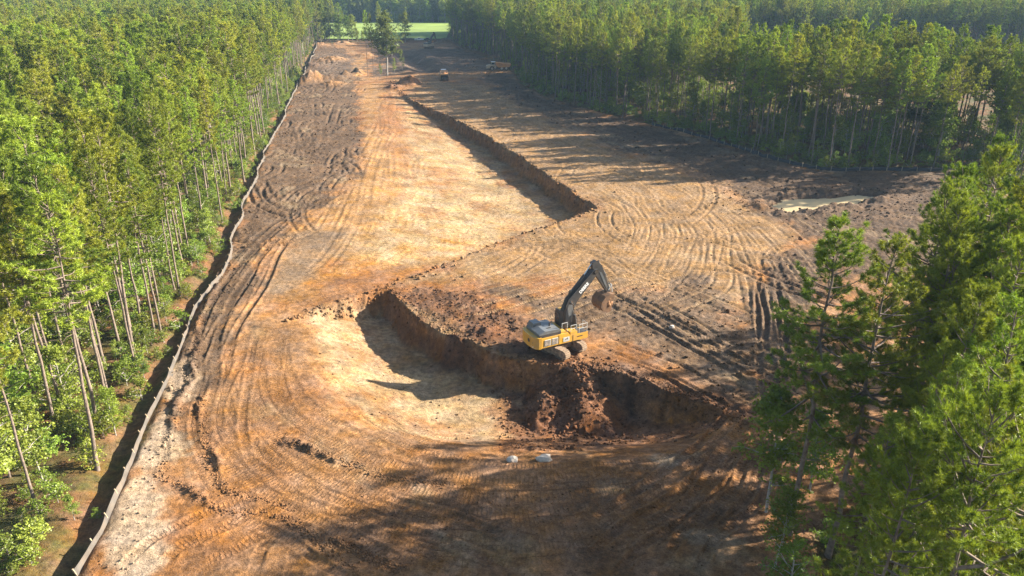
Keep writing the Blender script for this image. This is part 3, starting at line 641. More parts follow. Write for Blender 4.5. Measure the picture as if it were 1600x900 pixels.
def inst_tree(name, parts, x, y, rz, sc, label, cat, group=None, z=None, crown="crown", sxy=None, tilt=(0, 0)):
    t = empty(name, (x, y, (gz(x, y) if z is None else z)), rz)
    t.scale = (sxy or sc, sxy or sc, sc); t.rotation_euler = (tilt[0], tilt[1], rz)
    for pn, me in zip(("trunk", crown), parts):
        o = bpy.data.objects.new(pn, me); col.objects.link(o); o.parent = t
    tag(t, label, cat, group)
    return t
def cam_proj(x, y, z):
    c, s = math.cos(R(22.6)), math.sin(R(22.6))
    d = y*c+(40-z)*s
    return 800+1200*x/d, 450+1200*((40-z)*c-y*s)/d, d
CLEARING = [(64,246),(84,222),(112,208),(330,200),(420,360),(300,385),(175,392),(112,385)]
def forest_ok(x, y, gap):
    s = sdf(x, y, SITE); f = sdf(x, y, FIELD); c = sdf(x, y, CLEARING)
    far_gap = (y > 455) & (y < 650) & (x > -110) & (x < -42)
    return (s > gap) & (f > 2) & (c > 0) & ~far_gap
def jitter_grid(x0, x1, y0, y1, step, seed):
    r = np.random.default_rng(seed)
    gx, gy = np.meshgrid(np.arange(x0, x1, step), np.arange(y0, y1, step))
    gx = gx+(np.arange(gx.shape[0])[:, None] % 2)*step*.5
    return gx.ravel()+r.uniform(-.42, .42, gx.size)*step, gy.ravel()+r.uniform(-.42, .42, gx.size)*step
def in_view(x, y, z, mx=60, my0=-60):
    px, py, d = cam_proj(x, y, z)
    return (d > 5) & (px > -mx) & (px < 1600+mx) & (py > my0)
rt = np.random.default_rng(77)

# ---- all pine positions
px1, py1 = jitter_grid(-330, 380, 22, 545, 4.15, 1)
ok = forest_ok(px1, py1, 1.9)
lf = px1 < -18
thin = rt.uniform(0, 1, len(px1)) < np.where(lf, .92, .90)
ok &= thin & (fbm(px1, py1, 16, 3, 62) > -.36)
hgt = np.clip(rt.normal(24.3, 2.2, len(px1))+fbm(px1, py1, 45, 3, 61)*5, 16, 29)*np.where(py1 > 440, 1.04, 1)
near_right = (px1 > 10) & (py1 < 125)
vis = in_view(px1, py1, hgt*.8, 90, -40) | ((px1 > 15) & (px1 < 75) & (py1 > 22) & (py1 < 110))
ok &= vis & ~((px1 > 15) & (py1 < 110) & (cam_proj(px1, py1, 20)[0] > 1650) & (rt.uniform(0, 1, len(px1)) < .55)) & ~(near_right & (py1 < 70) & ((cam_proj(px1, py1, 22)[0] < 1475) | (py1 < 32)))           # the nearest right-hand pines are set out one by one below
# far belt beyond the field and second wood behind the clearing
px2, py2 = jitter_grid(-260, 120, 668, 735, 8, 2)
ok2 = in_view(px2, py2, 15, 60, -60)
PX = np.concatenate([px1[ok], px2[ok2]]); PY = np.concatenate([py1[ok], py2[ok2]]); PH = np.concatenate([hgt[ok], np.full(ok2.sum(), 27.0)+rt.normal(0, 1.5, ok2.sum())])
edge = np.concatenate([sdf(px1[ok], py1[ok], SITE), np.full(ok2.sum(), 99.)])

# x, y, height of the open-grown pines at the near right corner, with how each one reads
NEAR = [(21.2,46.9,25.0,"tall open pine at the wood's corner, foremost over the shaded track"), (23.5,45.1,24.5,"tufted pine directly behind the foremost corner pine"), (31.6,54.6,25.5,"tall pine with a dark forked crown below the muddy pond"),
 (43.4,67.7,25.0,"tall pine beside where the black silt fence meets the wood"), (35.7,51.9,24.0,"bright pine at the picture's edge below the end of the black silt fence"), (25.9,39.5,23.5,"broad pine halfway down the right edge of the picture"),
 (26.9,36.7,24.0,"dense pine cut by the right edge, beside the broad pine"), (18.4,25.2,25.0,"nearest broad pine filling the bottom right corner"),
 (16.4,25.6,22.5,"nearest yellow-green pine low at the bottom edge, left of the corner one"), (22.3,28.8,24.0,"near pine cut by the right edge just above the bottom corner"),
 (39.1,54.2,25.0,"pine crown at the right edge behind the bright pine"), (23.6,36.0,21.0,"small pine in the dark gap above the bottom corner pines"), (37.0,60.5,25.0,"pine between the forked-crown pine and the one by the fence's end"), (42.0,62.0,24.0,"pine cut by the right edge just under the fence's end"), (30.5,49.5,23.5,"pine in the middle of the near right group"), (46.5,73.0,25.0,"farthest pine of the near right group, touching the black fence"), (33.5,45.5,24.0,"pine at the right edge level with the corner pines"), (21.3,37.4,17.0,"young pine low beside the dark gap in the near wood")]
for i, (x, y, h, lab) in enumerate(NEAR):
    inst_tree("pine_tree", OPEN[i % 5], x, y, i*1.7, h/25, lab, "pine tree", "pines of the near right wood", None, "crown", h/25*(1.25 if i < 2 else 1.0))

# ---- rank by how large they show; 285 more pines are single trees, the rest one mass
pxx, pyy, dd = cam_proj(PX, PY, PH*.75)
seen = (pxx > -20) & (pxx < 1620) & (pyy > -10) & (pyy < 915)
score = (PH/dd)*np.where(edge < 6.5, 1.9, np.where(edge < 11, 1.25, 1.0))*np.where(seen, 1, 0)
score = np.where((PX > 20) & (PY < 95) & (pxx > 1600), 0, score)
order = np.argsort(-score)
N_SINGLE = 270
single = np.zeros(len(PX), bool); single[order[:N_SINGLE]] = True
zz = ground_eval(PX, PY)[0]
girth = rt.uniform(.8, 1.25, len(PX)); tl1 = rt.normal(0, .02, len(PX)); tl2 = rt.normal(0, .02, len(PX)); vari = rt.integers(0, 8, len(PX)); rots = rt.uniform(0, 6.28, len(PX))
ORD = ["first","second","third","fourth","fifth","sixth","seventh","eighth","ninth","tenth"]
def ordn(n):
    if n < 10: return ORD[n]
    k = n+1; return str(k)+("th" if 10 < k % 100 < 14 else {1: "st", 2: "nd", 3: "rd"}.get(k % 10, "th"))
def level(y):
    return ("the foreground tracks" if y < 62 else "the lower pit" if y < 76 else "the excavator" if y < 90 else "the pit step" if y < 110 else "the near trench end" if y < 150 else "the mid trench" if y < 210 else "the far trench end")
cnt = {"L": 0, "R": 0}
for i in sorted(np.nonzero(single)[0], key=lambda k: (PY[k] if PX[k] < 0 else -PX[k])):
    x, y = PX[i], PY[i]
    if x < 0 and edge[i] < 6.5:
        lab = f"bare-stemmed pine in the row along the pale fence, {ordn(cnt['L'])} from the camera"; cnt['L'] += 1; grp = "edge pines along the pale silt fence"
    elif x < 0 and edge[i] < 13: lab = f"pine just behind the pale fence's front row, level with {level(y)}"; grp = lab
    elif x < 0: lab = f"pine {'third or fourth row back' if edge[i] < 20 else 'midway back' if edge[i] < 33 else 'far back'} in left wood, level with {level(y)}"; grp = lab
    elif y > 125 and edge[i] < 6.5:
        lab = f"shaded tall pine behind the black silt fence, {ordn(cnt['R'])} counted from the pond end"; cnt['R'] += 1; grp = "edge pines behind the black silt fence"
    elif y > 125: lab = f"pine crown behind the shaded right wood's front row, {'near the pond' if x > 70 else 'above the curving tracks' if x > 30 else 'towards the far end'}"; grp = lab
    else: lab = f"pine crown in the right wood, level with {level(y)}"; grp = lab
    src = STAND[vari[i]] if not (x > 0 and y < 125) else OPEN[vari[i] % 5]
    inst_tree("pine_tree", src, x, y, rots[i], PH[i]/25, lab, "pine tree", grp, zz[i], "crown", PH[i]/25*girth[i], (tl1[i], tl2[i]))

# ---- instanced mass: points carry rotation, scale and variant
def scatter(name, label, x, y, z, rot, sc, var, variants, wide=None):
    rr = np.random.default_rng(len(x)); wide = rr.uniform(.8, 1.25, len(x)) if wide is None else wide
    me = bpy.data.meshes.new(name); v = np.stack([x, y, z], 1).astype(np.float32)
    me.vertices.add(len(v)); me.vertices.foreach_set("co", v.ravel()); attr_f(me, "turn", rot); attr_f(me, "size", sc); attr_f(me, "wide", sc*wide); attr_f(me, "lean_x", rr.normal(0, .035, len(x))); attr_f(me, "lean_y", rr.normal(0, .035, len(x)))
    at = me.attributes.new("variant", 'INT', 'POINT'); at.data.foreach_set("value", np.ascontiguousarray(var, np.int32))
    o = link(name, me); o["kind"] = "stuff"; o["label"] = label
    g = bpy.data.node_groups.new(name+"_nodes", 'GeometryNodeTree')
    g.interface.new_socket("Geometry", in_out='INPUT', socket_type='NodeSocketGeometry'); g.interface.new_socket("Geometry", in_out='OUTPUT', socket_type='NodeSocketGeometry')
    q = NT(g); gi = q.n("NodeGroupInput"); go = q.n("NodeGroupOutput")
    join = q.n("GeometryNodeJoinGeometry")
    for objs in variants:
        j = q.n("GeometryNodeJoinGeometry")
        for ob in objs:
            oi = q.n("GeometryNodeObjectInfo"); oi.inputs['Object'].default_value = ob; oi.transform_space = 'ORIGINAL'
            q.l(oi.outputs['Geometry'], j.inputs[0])
        ti = q.n("GeometryNodeGeometryToInstance"); q.l(j.outputs[0], ti.inputs[0]); q.l(ti.outputs[0], join.inputs[0])
    ip = q.n("GeometryNodeInstanceOnPoints"); ip.inputs['Pick Instance'].default_value = True
    q.l(gi.outputs[0], ip.inputs['Points']); q.l(join.outputs[0], ip.inputs['Instance'])
    def na(nm, t): a = q.n("GeometryNodeInputNamedAttribute", data_type=t); a.inputs['Name'].default_value = nm; return a
    q.l(na("variant", 'INT').outputs['Attribute'], ip.inputs['Instance Index'])
    cx = q.n("ShaderNodeCombineXYZ"); q.l(na("turn", 'FLOAT').outputs['Attribute'], cx.inputs[2]); q.l(na('lean_x', 'FLOAT').outputs['Attribute'], cx.inputs[0]); q.l(na('lean_y', 'FLOAT').outputs['Attribute'], cx.inputs[1]); q.l(cx.outputs[0], ip.inputs['Rotation'])
    sv_ = q.n('ShaderNodeCombineXYZ'); q.l(na('wide', 'FLOAT').outputs['Attribute'], sv_.inputs[0]); q.l(na('wide', 'FLOAT').outputs['Attribute'], sv_.inputs[1]); q.l(na('size', 'FLOAT').outputs['Attribute'], sv_.inputs[2]); q.l(sv_.outputs[0], ip.inputs['Scale']); q.l(ip.outputs[0], go.inputs[0])
    md = o.modifiers.new("spread", 'NODES'); md.node_group = g
    return o
def parts_of(mesh_pair):
    for o in bpy.data.objects:
        if o.data is mesh_pair[1]:
            return [c for c in o.parent.children]
    return None
rest = ~single
pv = [parts_of(p) for p in STAND]
scatter("pine_forest", "unbroken pine wood receding on both sides of the cleared ground", PX[rest], PY[rest], zz[rest], rots[rest], PH[rest]/25, vari[rest], pv)

# ---- hardwood saplings under the pines
hx, hy = jitter_grid(-330, 380, 24, 545, 4.2, 5)
hs_ = sdf(hx, hy, SITE)
okh = forest_ok(hx, hy, 2.0) & in_view(hx, hy, 5, 60, -20) & (hs_ < np.where(hx < 0, 60, 46)) & ~((hx > 10) & (hy < 66) & (hx < 30))
okh &= rt.uniform(0, 1, len(hx)) < np.where(hx < 0, np.where((hy < 85) & (hs_ < 18), .5, .82), .7)
hx, hy, hs_ = hx[okh], hy[okh], hs_[okh]
hz = ground_eval(hx, hy)[0]; hh = rt.uniform(.4, 1.15, len(hx))*np.where(hs_ < 6, .5, 1.0); hv = rt.integers(0, 4, len(hx)); hr = rt.uniform(0, 6.28, len(hx))
pxx, pyy, dd = cam_proj(hx, hy, hh*7)
sc_ = hh/dd*((pxx > 0) & (pxx < 1600) & (pyy > 0) & (pyy < 890))*np.where(hs_ < 16, 1, .3)
ho = np.argsort(-sc_); hsing = np.zeros(len(hx), bool); hsing[ho[:120]] = True
for i in np.nonzero(hsing)[0]:
    if hx[i] < 0:
        lab = f"{'small' if hh[i] < .7 else 'tall'} light green sapling among left pine stems, level with {level(hy[i])}"
    elif hy[i] > 120: lab = f"{'small' if hh[i] < .7 else 'tall'} shaded sapling behind the black silt fence, {'near the pond' if hx[i] > 65 else 'above the curving tracks'}"
    else: lab = f"green hardwood sapling in the near right wood, level with {level(hy[i])}"
    inst_tree("hardwood_sapling", HARD[hv[i]], hx[i], hy[i], hr[i], hh[i], lab, "sapling", lab, hz[i])
hv_parts = [parts_of(p) for p in HARD]
# corner saplings beside the shaded track
for k, (x, y, h, lab) in enumerate([(20.2,49.5,1.15,"thin bright green sapling leaning out over the shaded track"), (19.0,43.5,.7,"low leafy sapling at the wood's foot by the bottom edge"), (24.5,52,.8,"leafy sapling behind the leaning one at the track's edge"), (18.5,39.5,.6,"leafy sapling at the bottom edge of the picture, right of the track")]):
    inst_tree("hardwood_sapling", HARD[k], x, y, k*2.1, h, lab, "sapling")
rs = ~hsing
# tall broadleaf crowns in the woods beyond
bx_, by_ = jitter_grid(-250, 330, 50, 700, 11, 9)
okb = (((bx_ > 60) & (by_ > 150) & (by_ < 520) & (rt.uniform(0, 1, len(bx_)) < .5)) | ((bx_ < -30) & (by_ < 520) & (rt.uniform(0, 1, len(bx_)) < .16))) & in_view(bx_, by_, 18, 60, -60) & forest_ok(bx_, by_, 5)
bx_, by_ = bx_[okb], by_[okb]
fx_, fy_ = jitter_grid(-240, 130, 643, 700, 7.5, 19)
bx_ = np.concatenate([bx_, fx_]); by_ = np.concatenate([by_, fy_])
t3 = []
for k, (x, y, s, sxy, lab) in enumerate([(-50.4,319.6,1.10,1.35,"tall lone broadleaf tree with a forked grey trunk amid the cleared earth"), (-112,474,1.0,1.1,"dark broadleaf tree where the pale silt fence ends"), (-62,468,.8,.9,"grey-green broadleaf tree in front of the bright field")]):
    t3.append(inst_tree("broadleaf_tree", TALLHARD[k], x, y, k*1.3, s, lab, "tree", None, None, "crown", sxy))
lb = [i for i in np.argsort(by_) if bx_[i] < 0 and 70 < by_[i] < 175 and in_view(bx_[i], by_[i], 14, 0, 0)][:34]
for n_, i in enumerate(lb):
    inst_tree("broadleaf_tree", TALLHARD[i % 3], bx_[i], by_[i], i*.7, rt.uniform(.6, 1.0), f"rounded broadleaf tree among the left pines, {ordn(n_)} counting from the camera", "tree", "broadleaf trees among the left pines")
kp = ~((bx_ < 0) & (by_ <= 70)); kp[lb] = False; bx_, by_ = bx_[kp], by_[kp]
scatter("sapling_thicket", "leafy saplings crowding under the pines on both sides", hx[rs], hy[rs], hz[rs], hr[rs], hh[rs], hv[rs], hv_parts)
scatter("broadleaf_wood", "mixed broadleaf crowns far off among and behind the pines", bx_, by_, ground_eval(bx_, by_)[0]-np.where(by_ > 640, 3., 0.), rt.uniform(0, 6.28, len(bx_)), np.where(by_ > 640, rt.uniform(.95, 1.3, len(bx_)), rt.uniform(.6, 1.05, len(bx_))), rt.integers(0, 3, len(bx_)), [list(t.children) for t in t3])
# slim trees round the lone one
for k, (x, y, s, lab) in enumerate([(-57.5,316,.98,"slim pine, leftmost of the thin ones beside the lone broadleaf tree"), (-55.6,318,.93,"slim pine standing between the leftmost thin pine and the lone broadleaf tree"), (-54,322,.7,"short slim pine close to the lone broadleaf tree"),
        (-101,475,.85,"dark pine at the site's far end before the field"), (-106,480,.95,"dark pine at the far end next to the broadleaf tree"), (-92.5,478,.42,"small cone-shaped pine against the bright field"), (-86,480,.40,"small dark pine at the field's near edge"), (-78,474,.9,"pine behind the lone tree, standing against the field")]):
    inst_tree("pine_tree", STAND[(k*3+1) % 8], x, y, k, s, lab, "pine tree", None, None, "crown", s*(.62 if k < 3 else .9))
for k, (x, y, s, lab) in enumerate([(-45.9,332,.85,"single sapling on a pale stem beside the dark ditch"), (-52.5,316,.5,"low leafy sapling at the lone tree's foot"), (-48.5,327,.6,"slight sapling just behind the lone tree")]):
    inst_tree("hardwood_sapling", HARD[k], x, y, k, s, lab, "sapling", None, None, "crown", s*.6)

for k in range(16):
    x = -113+k*2.2+rt.normal(0, .8); y = 479+rt.normal(0, 2.5)
    lab = f"dark tree in the row closing the site's far end, {ordn(k)} from the silt fence"
    inst_tree("broadleaf_tree" if k % 3 else "pine_tree", TALLHARD[1+k % 2] if k % 3 else STAND[k % 8], x, y, k*1.1, rt.uniform(.55, .95) if k < 9 else rt.uniform(.18, .4), lab, "tree", "trees closing the far end")
# ---- shrubs
sx, sy = jitter_grid(-120, 110, 30, 330, 1.75, 14)
ss_ = sdf(sx, sy, SITE)
oks = forest_ok(sx, sy, 1.2) & in_view(sx, sy, 1, 20, 0) & (ss_ < np.where(sx < 0, 22, 9)) & (rt.uniform(0, 1, len(sx)) < np.where(ss_ < 3.4, .4, .62))
sx, sy, ss_ = sx[oks], sy[oks], ss_[oks]
sz = ground_eval(sx, sy)[0]; sh = rt.uniform(.4, 1.3, len(sx)); sv = rt.integers(0, 3, len(sx)); sr = rt.uniform(0, 6.28, len(sx))
pxx, pyy, dd = cam_proj(sx, sy, sh*1)
sc_ = sh/dd*((pxx > 0) & (pxx < 1600) & (pyy > 0) & (pyy < 895))*np.where(ss_ < 5.5, 2.2, .8)
so = np.argsort(-sc_); ssing = np.zeros(len(sx), bool); ssing[so[:70]] = True
for i in np.nonzero(ssing)[0]:
    lab = (f"low green shrub behind the pale silt fence, level with {level(sy[i])}" if sx[i] < 0 else f"low green shrub at the right wood's foot, level with {level(sy[i])}" if sy[i] < 125 else "low green shrub behind the black silt fence")
    inst_tree("shrub", SHRUB[sv[i]], sx[i], sy[i], sr[i], sh[i], lab, "shrub", lab, sz[i], "foliage")
rs = ~ssing
scatter("undergrowth", "leafy undergrowth carpeting the wood floor beside the clearing", sx[rs], sy[rs], sz[rs], sr[rs], sh[rs], sv[rs], [parts_of(p) for p in SHRUB])

# ------------------------------------------------------------------ machines
def bm_obj(name, bm, mat, parent, smooth=False, bevel=0.0, seg=2):
    if bevel > 0:
        bmesh.ops.bevel(bm, geom=[e for e in bm.edges if len(e.link_faces) == 2 and e.calc_face_angle(0) > .5], offset=bevel, segments=seg, affect='EDGES', clamp_overlap=True)
    bmesh.ops.recalc_face_normals(bm, faces=bm.faces)
    me = bpy.data.meshes.new(name); bm.to_mesh(me); bm.free()
    if smooth:
        for p in me.polygons: p.use_smooth = True
    return link(name, me, mat, parent)
def b_box(bm, x0, x1, y0, y1, z0, z1, top=None):
    v = [bm.verts.new(p) for p in ((x0,y0,z0),(x1,y0,z0),(x1,y1,z0),(x0,y1,z0))]
    tx0, tx1, ty0, ty1 = top if top else (x0, x1, y0, y1)
    w = [bm.verts.new(p) for p in ((tx0,ty0,z1),(tx1,ty0,z1),(tx1,ty1,z1),(tx0,ty1,z1))]
    bm.faces.new(v[::-1]); bm.faces.new(w)
    for i in range(4): bm.faces.new((v[i], v[(i+1) % 4], w[(i+1) % 4], w[i]))
def b_prism(bm, prof, y0, y1):
    """profile in x,z extruded along y"""
    a = [bm.verts.new((x, y0, z)) for x, z in prof]; b = [bm.verts.new((x, y1, z)) for x, z in prof]
    bm.faces.new(a); bm.faces.new(b[::-1])
    n = len(prof)
    for i in range(n): bm.faces.new((a[i], b[i], b[(i+1) % n], a[(i+1) % n]))
def b_rod(bm, p, q, r, sides=10, r2=None):
    p, q = Vector(p), Vector(q); d = q-p
    m = Matrix.Translation((p+q)/2) @ d.to_track_quat('Z', 'Y').to_matrix().to_4x4()
    bmesh.ops.create_cone(bm, cap_ends=True, segments=sides, radius1=r, radius2=r if r2 is None else r2, depth=d.length, matrix=m)
def part_box(name, mat, parent, *a, bevel=.04, top=None):
    bm = bmesh.new(); b_box(bm, *a, top=top); return bm_obj(name, bm, mat, parent, False, bevel)
def part_prism(name, mat, parent, prof, y0, y1, bevel=.04):
    bm = bmesh.new(); b_prism(bm, prof, y0, y1); return bm_obj(name, bm, mat, parent, False, bevel)
def part_rod(name, mat, parent, p, q, r, sides=12, r2=None):
    bm = bmesh.new(); b_rod(bm, p, q, r, sides, r2); return bm_obj(name, bm, mat, parent)
def lump(name, mat, parent, cx, cy, cz, sx, sy, sz, seed, sub=3, amp=.25):
    bm = bmesh.new(); bmesh.ops.create_icosphere(bm, subdivisions=sub, radius=1)
    for v in bm.verts:
        p = np.array([v.co.x, v.co.y]); n = float(vnoise(np.array([v.co.x*2.2+seed]), np.array([v.co.y*2.2+v.co.z*1.7]), seed)[0]+.6*vnoise(np.array([v.co.x*5+seed]), np.array([v.co.z*5+v.co.y*4]), seed+1)[0])
        v.co = Vector((cx+v.co.x*sx*(1+amp*n*2), cy+v.co.y*sy*(1+amp*n*2), cz+v.co.z*sz*(1+amp*n*2)))
    return bm_obj(name, bm, mat, parent, sub > 2)
def lettering(name, body, size, mat, parent, loc, rot, depth=.01):
    cu = bpy.data.curves.new(name, 'FONT'); cu.body = body; cu.size = size; cu.extrude = depth; cu.align_x = 'CENTER'; cu.align_y = 'CENTER'; cu.offset = size*.03
    o = bpy.data.objects.new(name, cu); col.objects.link(o); cu.materials.append(mat); o.parent = parent; o.location = loc; o.rotation_euler = rot
    me = bpy.data.meshes.new_from_object(o); bpy.data.objects.remove(o); bpy.data.curves.remove(cu)
    o = link(name, me, mat, parent); o.location = loc; o.rotation_euler = rot
    return o
def crawler(parent, heading, L=5.5, gauge=2.75, w=.75, h=1.15):
    """two tracks and car body, local frame turned by heading"""
    ca, sa = math.cos(heading), math.sin(heading)
    und = bpy.data.objects.new("undercarriage", None)
    bm = bmesh.new(); b_box(bm, -1.3, 1.3, -.95, .95, .45, 1.05); b_rod(bm, (0,0,1.0), (0,0,1.4), 1.05, 20)
    u = bm_obj("undercarriage", bm, M_TRACK, parent, False, .03); u.rotation_euler = (0, 0, heading)
    for sgn in (-1, 1):
        y = sgn*gauge/2
        r = h/2
        prof = []
        for k in range(11):
            a = -PI/2+PI*k/10; prof.append((L/2-r+r*math.cos(a), r+r*math.sin(a)))
        for k in range(11):
            a = PI/2+PI*k/10; prof.append((-L/2+r+r*math.cos(a), r+r*math.sin(a)))
        inner = [(x*.93, .08+z*.86) for x, z in prof]
        bm = bmesh.new(); b_prism(bm, inner, y-w*.34, y+w*.34)
        fr = bm_obj("crawler_frame", bm, M_TRACK, parent); fr.rotation_euler = (0, 0, heading)
        for k in range(6):
            x = -L/2+.85+k*(L-1.7)/5
            bm = bmesh.new(); b_rod(bm, (x, y-w*.42, .33), (x, y+w*.42, .33), .22, 14); ro = bm_obj("roller", bm, M_TRACK, fr)
        # belt of shoes: short raised plates round the loop
        bm = bmesh.new()
        pr = np.array(prof+[prof[0]]); dl = np.concatenate([[0], np.cumsum(np.hypot(*np.diff(pr, axis=0).T))]); n = int(dl[-1]/.24)
        for k in range(n):
            s0 = dl[-1]*k/n; s1 = dl[-1]*(k+.86)/n
            a = np.array([np.interp(s0, dl, pr[:, 0]), np.interp(s0, dl, pr[:, 1])]); b = np.array([np.interp(s1, dl, pr[:, 0]), np.interp(s1, dl, pr[:, 1])])
            t = (b-a)/np.linalg.norm(b-a); nn = np.array([t[1], -t[0]])
            qd = [a-nn*.03, b-nn*.03, b+nn*.02, (a+b)/2+nn*.075, a+nn*.02]
            b_prism(bm, [tuple(v) for v in qd], y-w/2, y+w/2)
        bt = bm_obj("crawler_belt", bm, M_TRACKTOP, parent); bt.rotation_euler = (0, 0, heading); bt["kind"] = "stuff"
    bpy.data.objects.remove(und)
def excavator():
    root = empty("excavator", (5.2, 78.3, 0.0), R(28))
    root.location.z = gz(5.2, 78.3)+.02
    tag(root, "large yellow and black crawler excavator on the pit's rim, bucket full of red earth", "excavator")
    crawler(root, R(-46-28), 5.7, 2.8, .78, 1.05)
    # upper structure: +x forward, -y faces the camera
    prof = [(-3.75,1.42),(2.95,1.42),(2.95,2.20),(.35,2.20),(.05,2.62),(-3.3,2.62),(-3.75,2.4)]
    part_prism("body", M_YELLOW, root, [(-3.2,1.42),(2.9,1.42),(2.9,2.2),(.6,2.2),(.3,2.6),(-3.2,2.6)], -1.72, 1.72, .05)
    bm = bmesh.new()   # counterweight: rounded in plan
    plan = [(-3.1,-1.74)]+[(-3.1-.85*math.sin(a), -1.74+1.74*(1-math.cos(a))*1.0) for a in np.linspace(.25, PI/2, 6)]
    plan = [(-3.12,-1.75),(-3.45,-1.72),(-3.75,-1.45),(-3.92,-.9),(-3.98,0),(-3.92,.9),(-3.75,1.45),(-3.45,1.72),(-3.12,1.75)]
    a = [bm.verts.new((x, y, 1.36)) for x, y in plan]; b = [bm.verts.new((x, y, 2.72)) for x, y in plan]
    bm.faces.new(a[::-1]); bm.faces.new(b)
    for i in range(len(plan)): bm.faces.new((a[i], a[(i+1) % len(plan)], b[(i+1) % len(plan)], b[i]))
    cw = bm_obj("counterweight", bm, M_YELLOW, root, False, .06)
    bm = bmesh.new(); b_rod(bm, (-3.985,-.35,2.1), (-4.0,-.35,2.1), .22, 20); bm_obj("round_emblem", bm, M_BLACK, cw)
    part_box("model_plate", M_BLACK, cw, -3.90, -3.885, -1.05, -.7, 1.95, 2.05, bevel=0)
    for y in (-.8, -1.15): part_box("reflector", M_WHITE, cw, -3.93, -3.87, y-.06, y+.06, 1.5, 1.6, bevel=0)
    # vents and doors on the camera side
    for x0, x1 in ((-2.75,-1.95), (-1.8,-1.05)):
        v = part_box("vent", M_PALE, root, x0, x1, -1.765, -1.715, 1.62, 2.35, bevel=.01)
        for k in range(6): part_box("louvre", M_TRACK, v, x0+.06, x1-.06, -1.785, -1.755, 1.68+k*.11, 1.735+k*.11, bevel=0)
    part_box("door_seam", M_BLACK, root, -.93, -.90, -1.745, -1.715, 1.48, 2.55, bevel=0)
    part_box("door_seam", M_BLACK, root, .92, .95, -1.745, -1.715, 1.48, 2.18, bevel=0)
    em = part_box("emblem_plate", M_PALE, root, -.35, .45, -1.75, -1.715, 1.60, 2.12, bevel=.01)
    deer = [(-.16,1.86),(-.08,1.93),(.02,1.94),(.10,1.98),(.14,2.06),(.17,1.99),(.21,1.96),(.18,1.92),(.14,1.89),(.20,1.80),(.16,1.79),(.09,1.86),(0,1.85),(-.10,1.84),(-.17,1.76),(-.21,1.77),(-.16,1.83),(-.21,1.87)]
    bm = bmesh.new(); f = bm.faces.new([bm.verts.new((x+.05, -1.754, z)) for x, z in deer]); bmesh.ops.triangulate(bm, faces=[f]); bm_obj("leaping_emblem", bm, M_BLACK, em)
    part_box("side_marking", M_BLACK, root, 1.5, 2.2, -1.735, -1.715, 1.80, 1.92, bevel=0)
    # engine hood
    hood = part_prism("engine_hood", M_HOOD, root, [(-3.35,2.6),(-.55,2.6),(-.55,3.05),(-.75,3.22),(-2.6,3.3),(-3.35,3.05)], -1.55, 1.35, .08)
    part_box("hood_side", M_BLACK, hood, -3.3, -.6, -1.62, -1.54, 2.63, 2.95, bevel=.02)
    rs = part_box("rear_housing", M_HOOD, hood, -3.2, -2.0, .25, 1.5, 3.1, 3.55, bevel=.12, top=(-3.0,-2.1,.35,1.4))
    bm = bmesh.new(); b_rod(bm, (-1.35,-.35,3.2), (-1.35,-.35,3.62), .11, 12); b_rod(bm, (-1.35,-.35,3.55), (-1.05,-.35,3.72), .10, 12); bm_obj("exhaust", bm, M_BLACK, hood)
    part_box("hood_latch", M_BLACK, hood, -2.0, -1.5, -.9, -.8, 3.27, 3.33, bevel=0)
    # cab, on the far side of the boom
    cab = part_prism("cab", M_BLACK, root, [(.55,2.2),(2.75,2.2),(2.85,2.9),(2.35,4.15),(.65,4.2),(.55,3.6)], .55, 1.70, .06)
    part_box("side_window", M_GLASS, cab, .8, 2.2, .525, .56, 3.0, 3.95, bevel=0, top=(.85,2.05,.525,.56))
    part_box("rear_window", M_GLASS, cab, .525, .56, .75, 1.5, 3.1, 3.9, bevel=0)
    part_box("roof_hatch", M_YELLOW, cab, .8, 2.2, .7, 1.55, 4.17, 4.23, bevel=.02)
    # catwalk, steps and rails by the camera side
    part_box("tool_box", M_YELLOW, root, .6, 1.5, -1.70, -.55, 2.2, 2.55, bevel=.04)
    part_box("deck", M_BLACK, root, 1.5, 2.85, -1.68, -.55, 2.2, 2.23, bevel=0)
    def rail(pts):
        bm = bmesh.new()
        for p, q in zip(pts[:-1], pts[1:]): b_rod(bm, p, q, .028, 6)
        bm_obj("guard_rail", bm, M_PALE, root)
    rail([(.65,-1.65,2.55),(.65,-1.65,3.35),(1.35,-1.65,3.35),(1.35,-1.65,2.55)]); rail([(.65,-1.65,2.95),(1.35,-1.65,2.95)])
    rail([(1.75,-1.65,2.2),(1.75,-1.65,3.25),(2.8,-1.65,3.25),(2.8,-1.65,2.2)]); rail([(1.75,-1.65,2.75),(2.8,-1.65,2.75)]); rail([(2.8,-1.65,3.25),(2.8,-.75,3.25),(2.8,-.75,2.2)])
    rail([(-.4,-1.45,3.1),(-.4,-1.45,3.75),(.3,-1.45,3.75),(.3,-1.45,2.6)])
    # boom
    bp = [(.55,2.05),(.30,2.75),(.35,4.6),(.95,5.95),(4.25,9.0),(4.72,8.98),(4.78,8.45),(2.1,5.55),(1.62,4.5),(1.45,2.55),(1.1,2.05)]
    boom = part_prism("boom", M_BLACK, root, bp, -.52, .20, .03)
    plate = part_prism("boom_side_plate", M_HOOD, boom, [(.62,2.6),(.66,4.5),(1.0,5.35),(1.75,5.15),(1.4,4.4),(1.22,2.6)], -.545, -.515, .0)
    ang = math.atan2(8.45-5.55, 4.78-2.1)
    lettering("lettering", "DEERE", .52, M_WHITE, boom, (2.95, -.53, 7.02), (PI/2, -math.atan2(9.0-5.95, 4.25-.95), 0))
    bm = bmesh.new(); b_rod(bm, (1.35,-.55,5.6), (1.35,.22,5.6), .16, 14); b_rod(bm, (4.5,-.58,8.7), (4.5,.26,8.7), .24, 14); bm_obj("pin", bm, M_STEEL, boom)
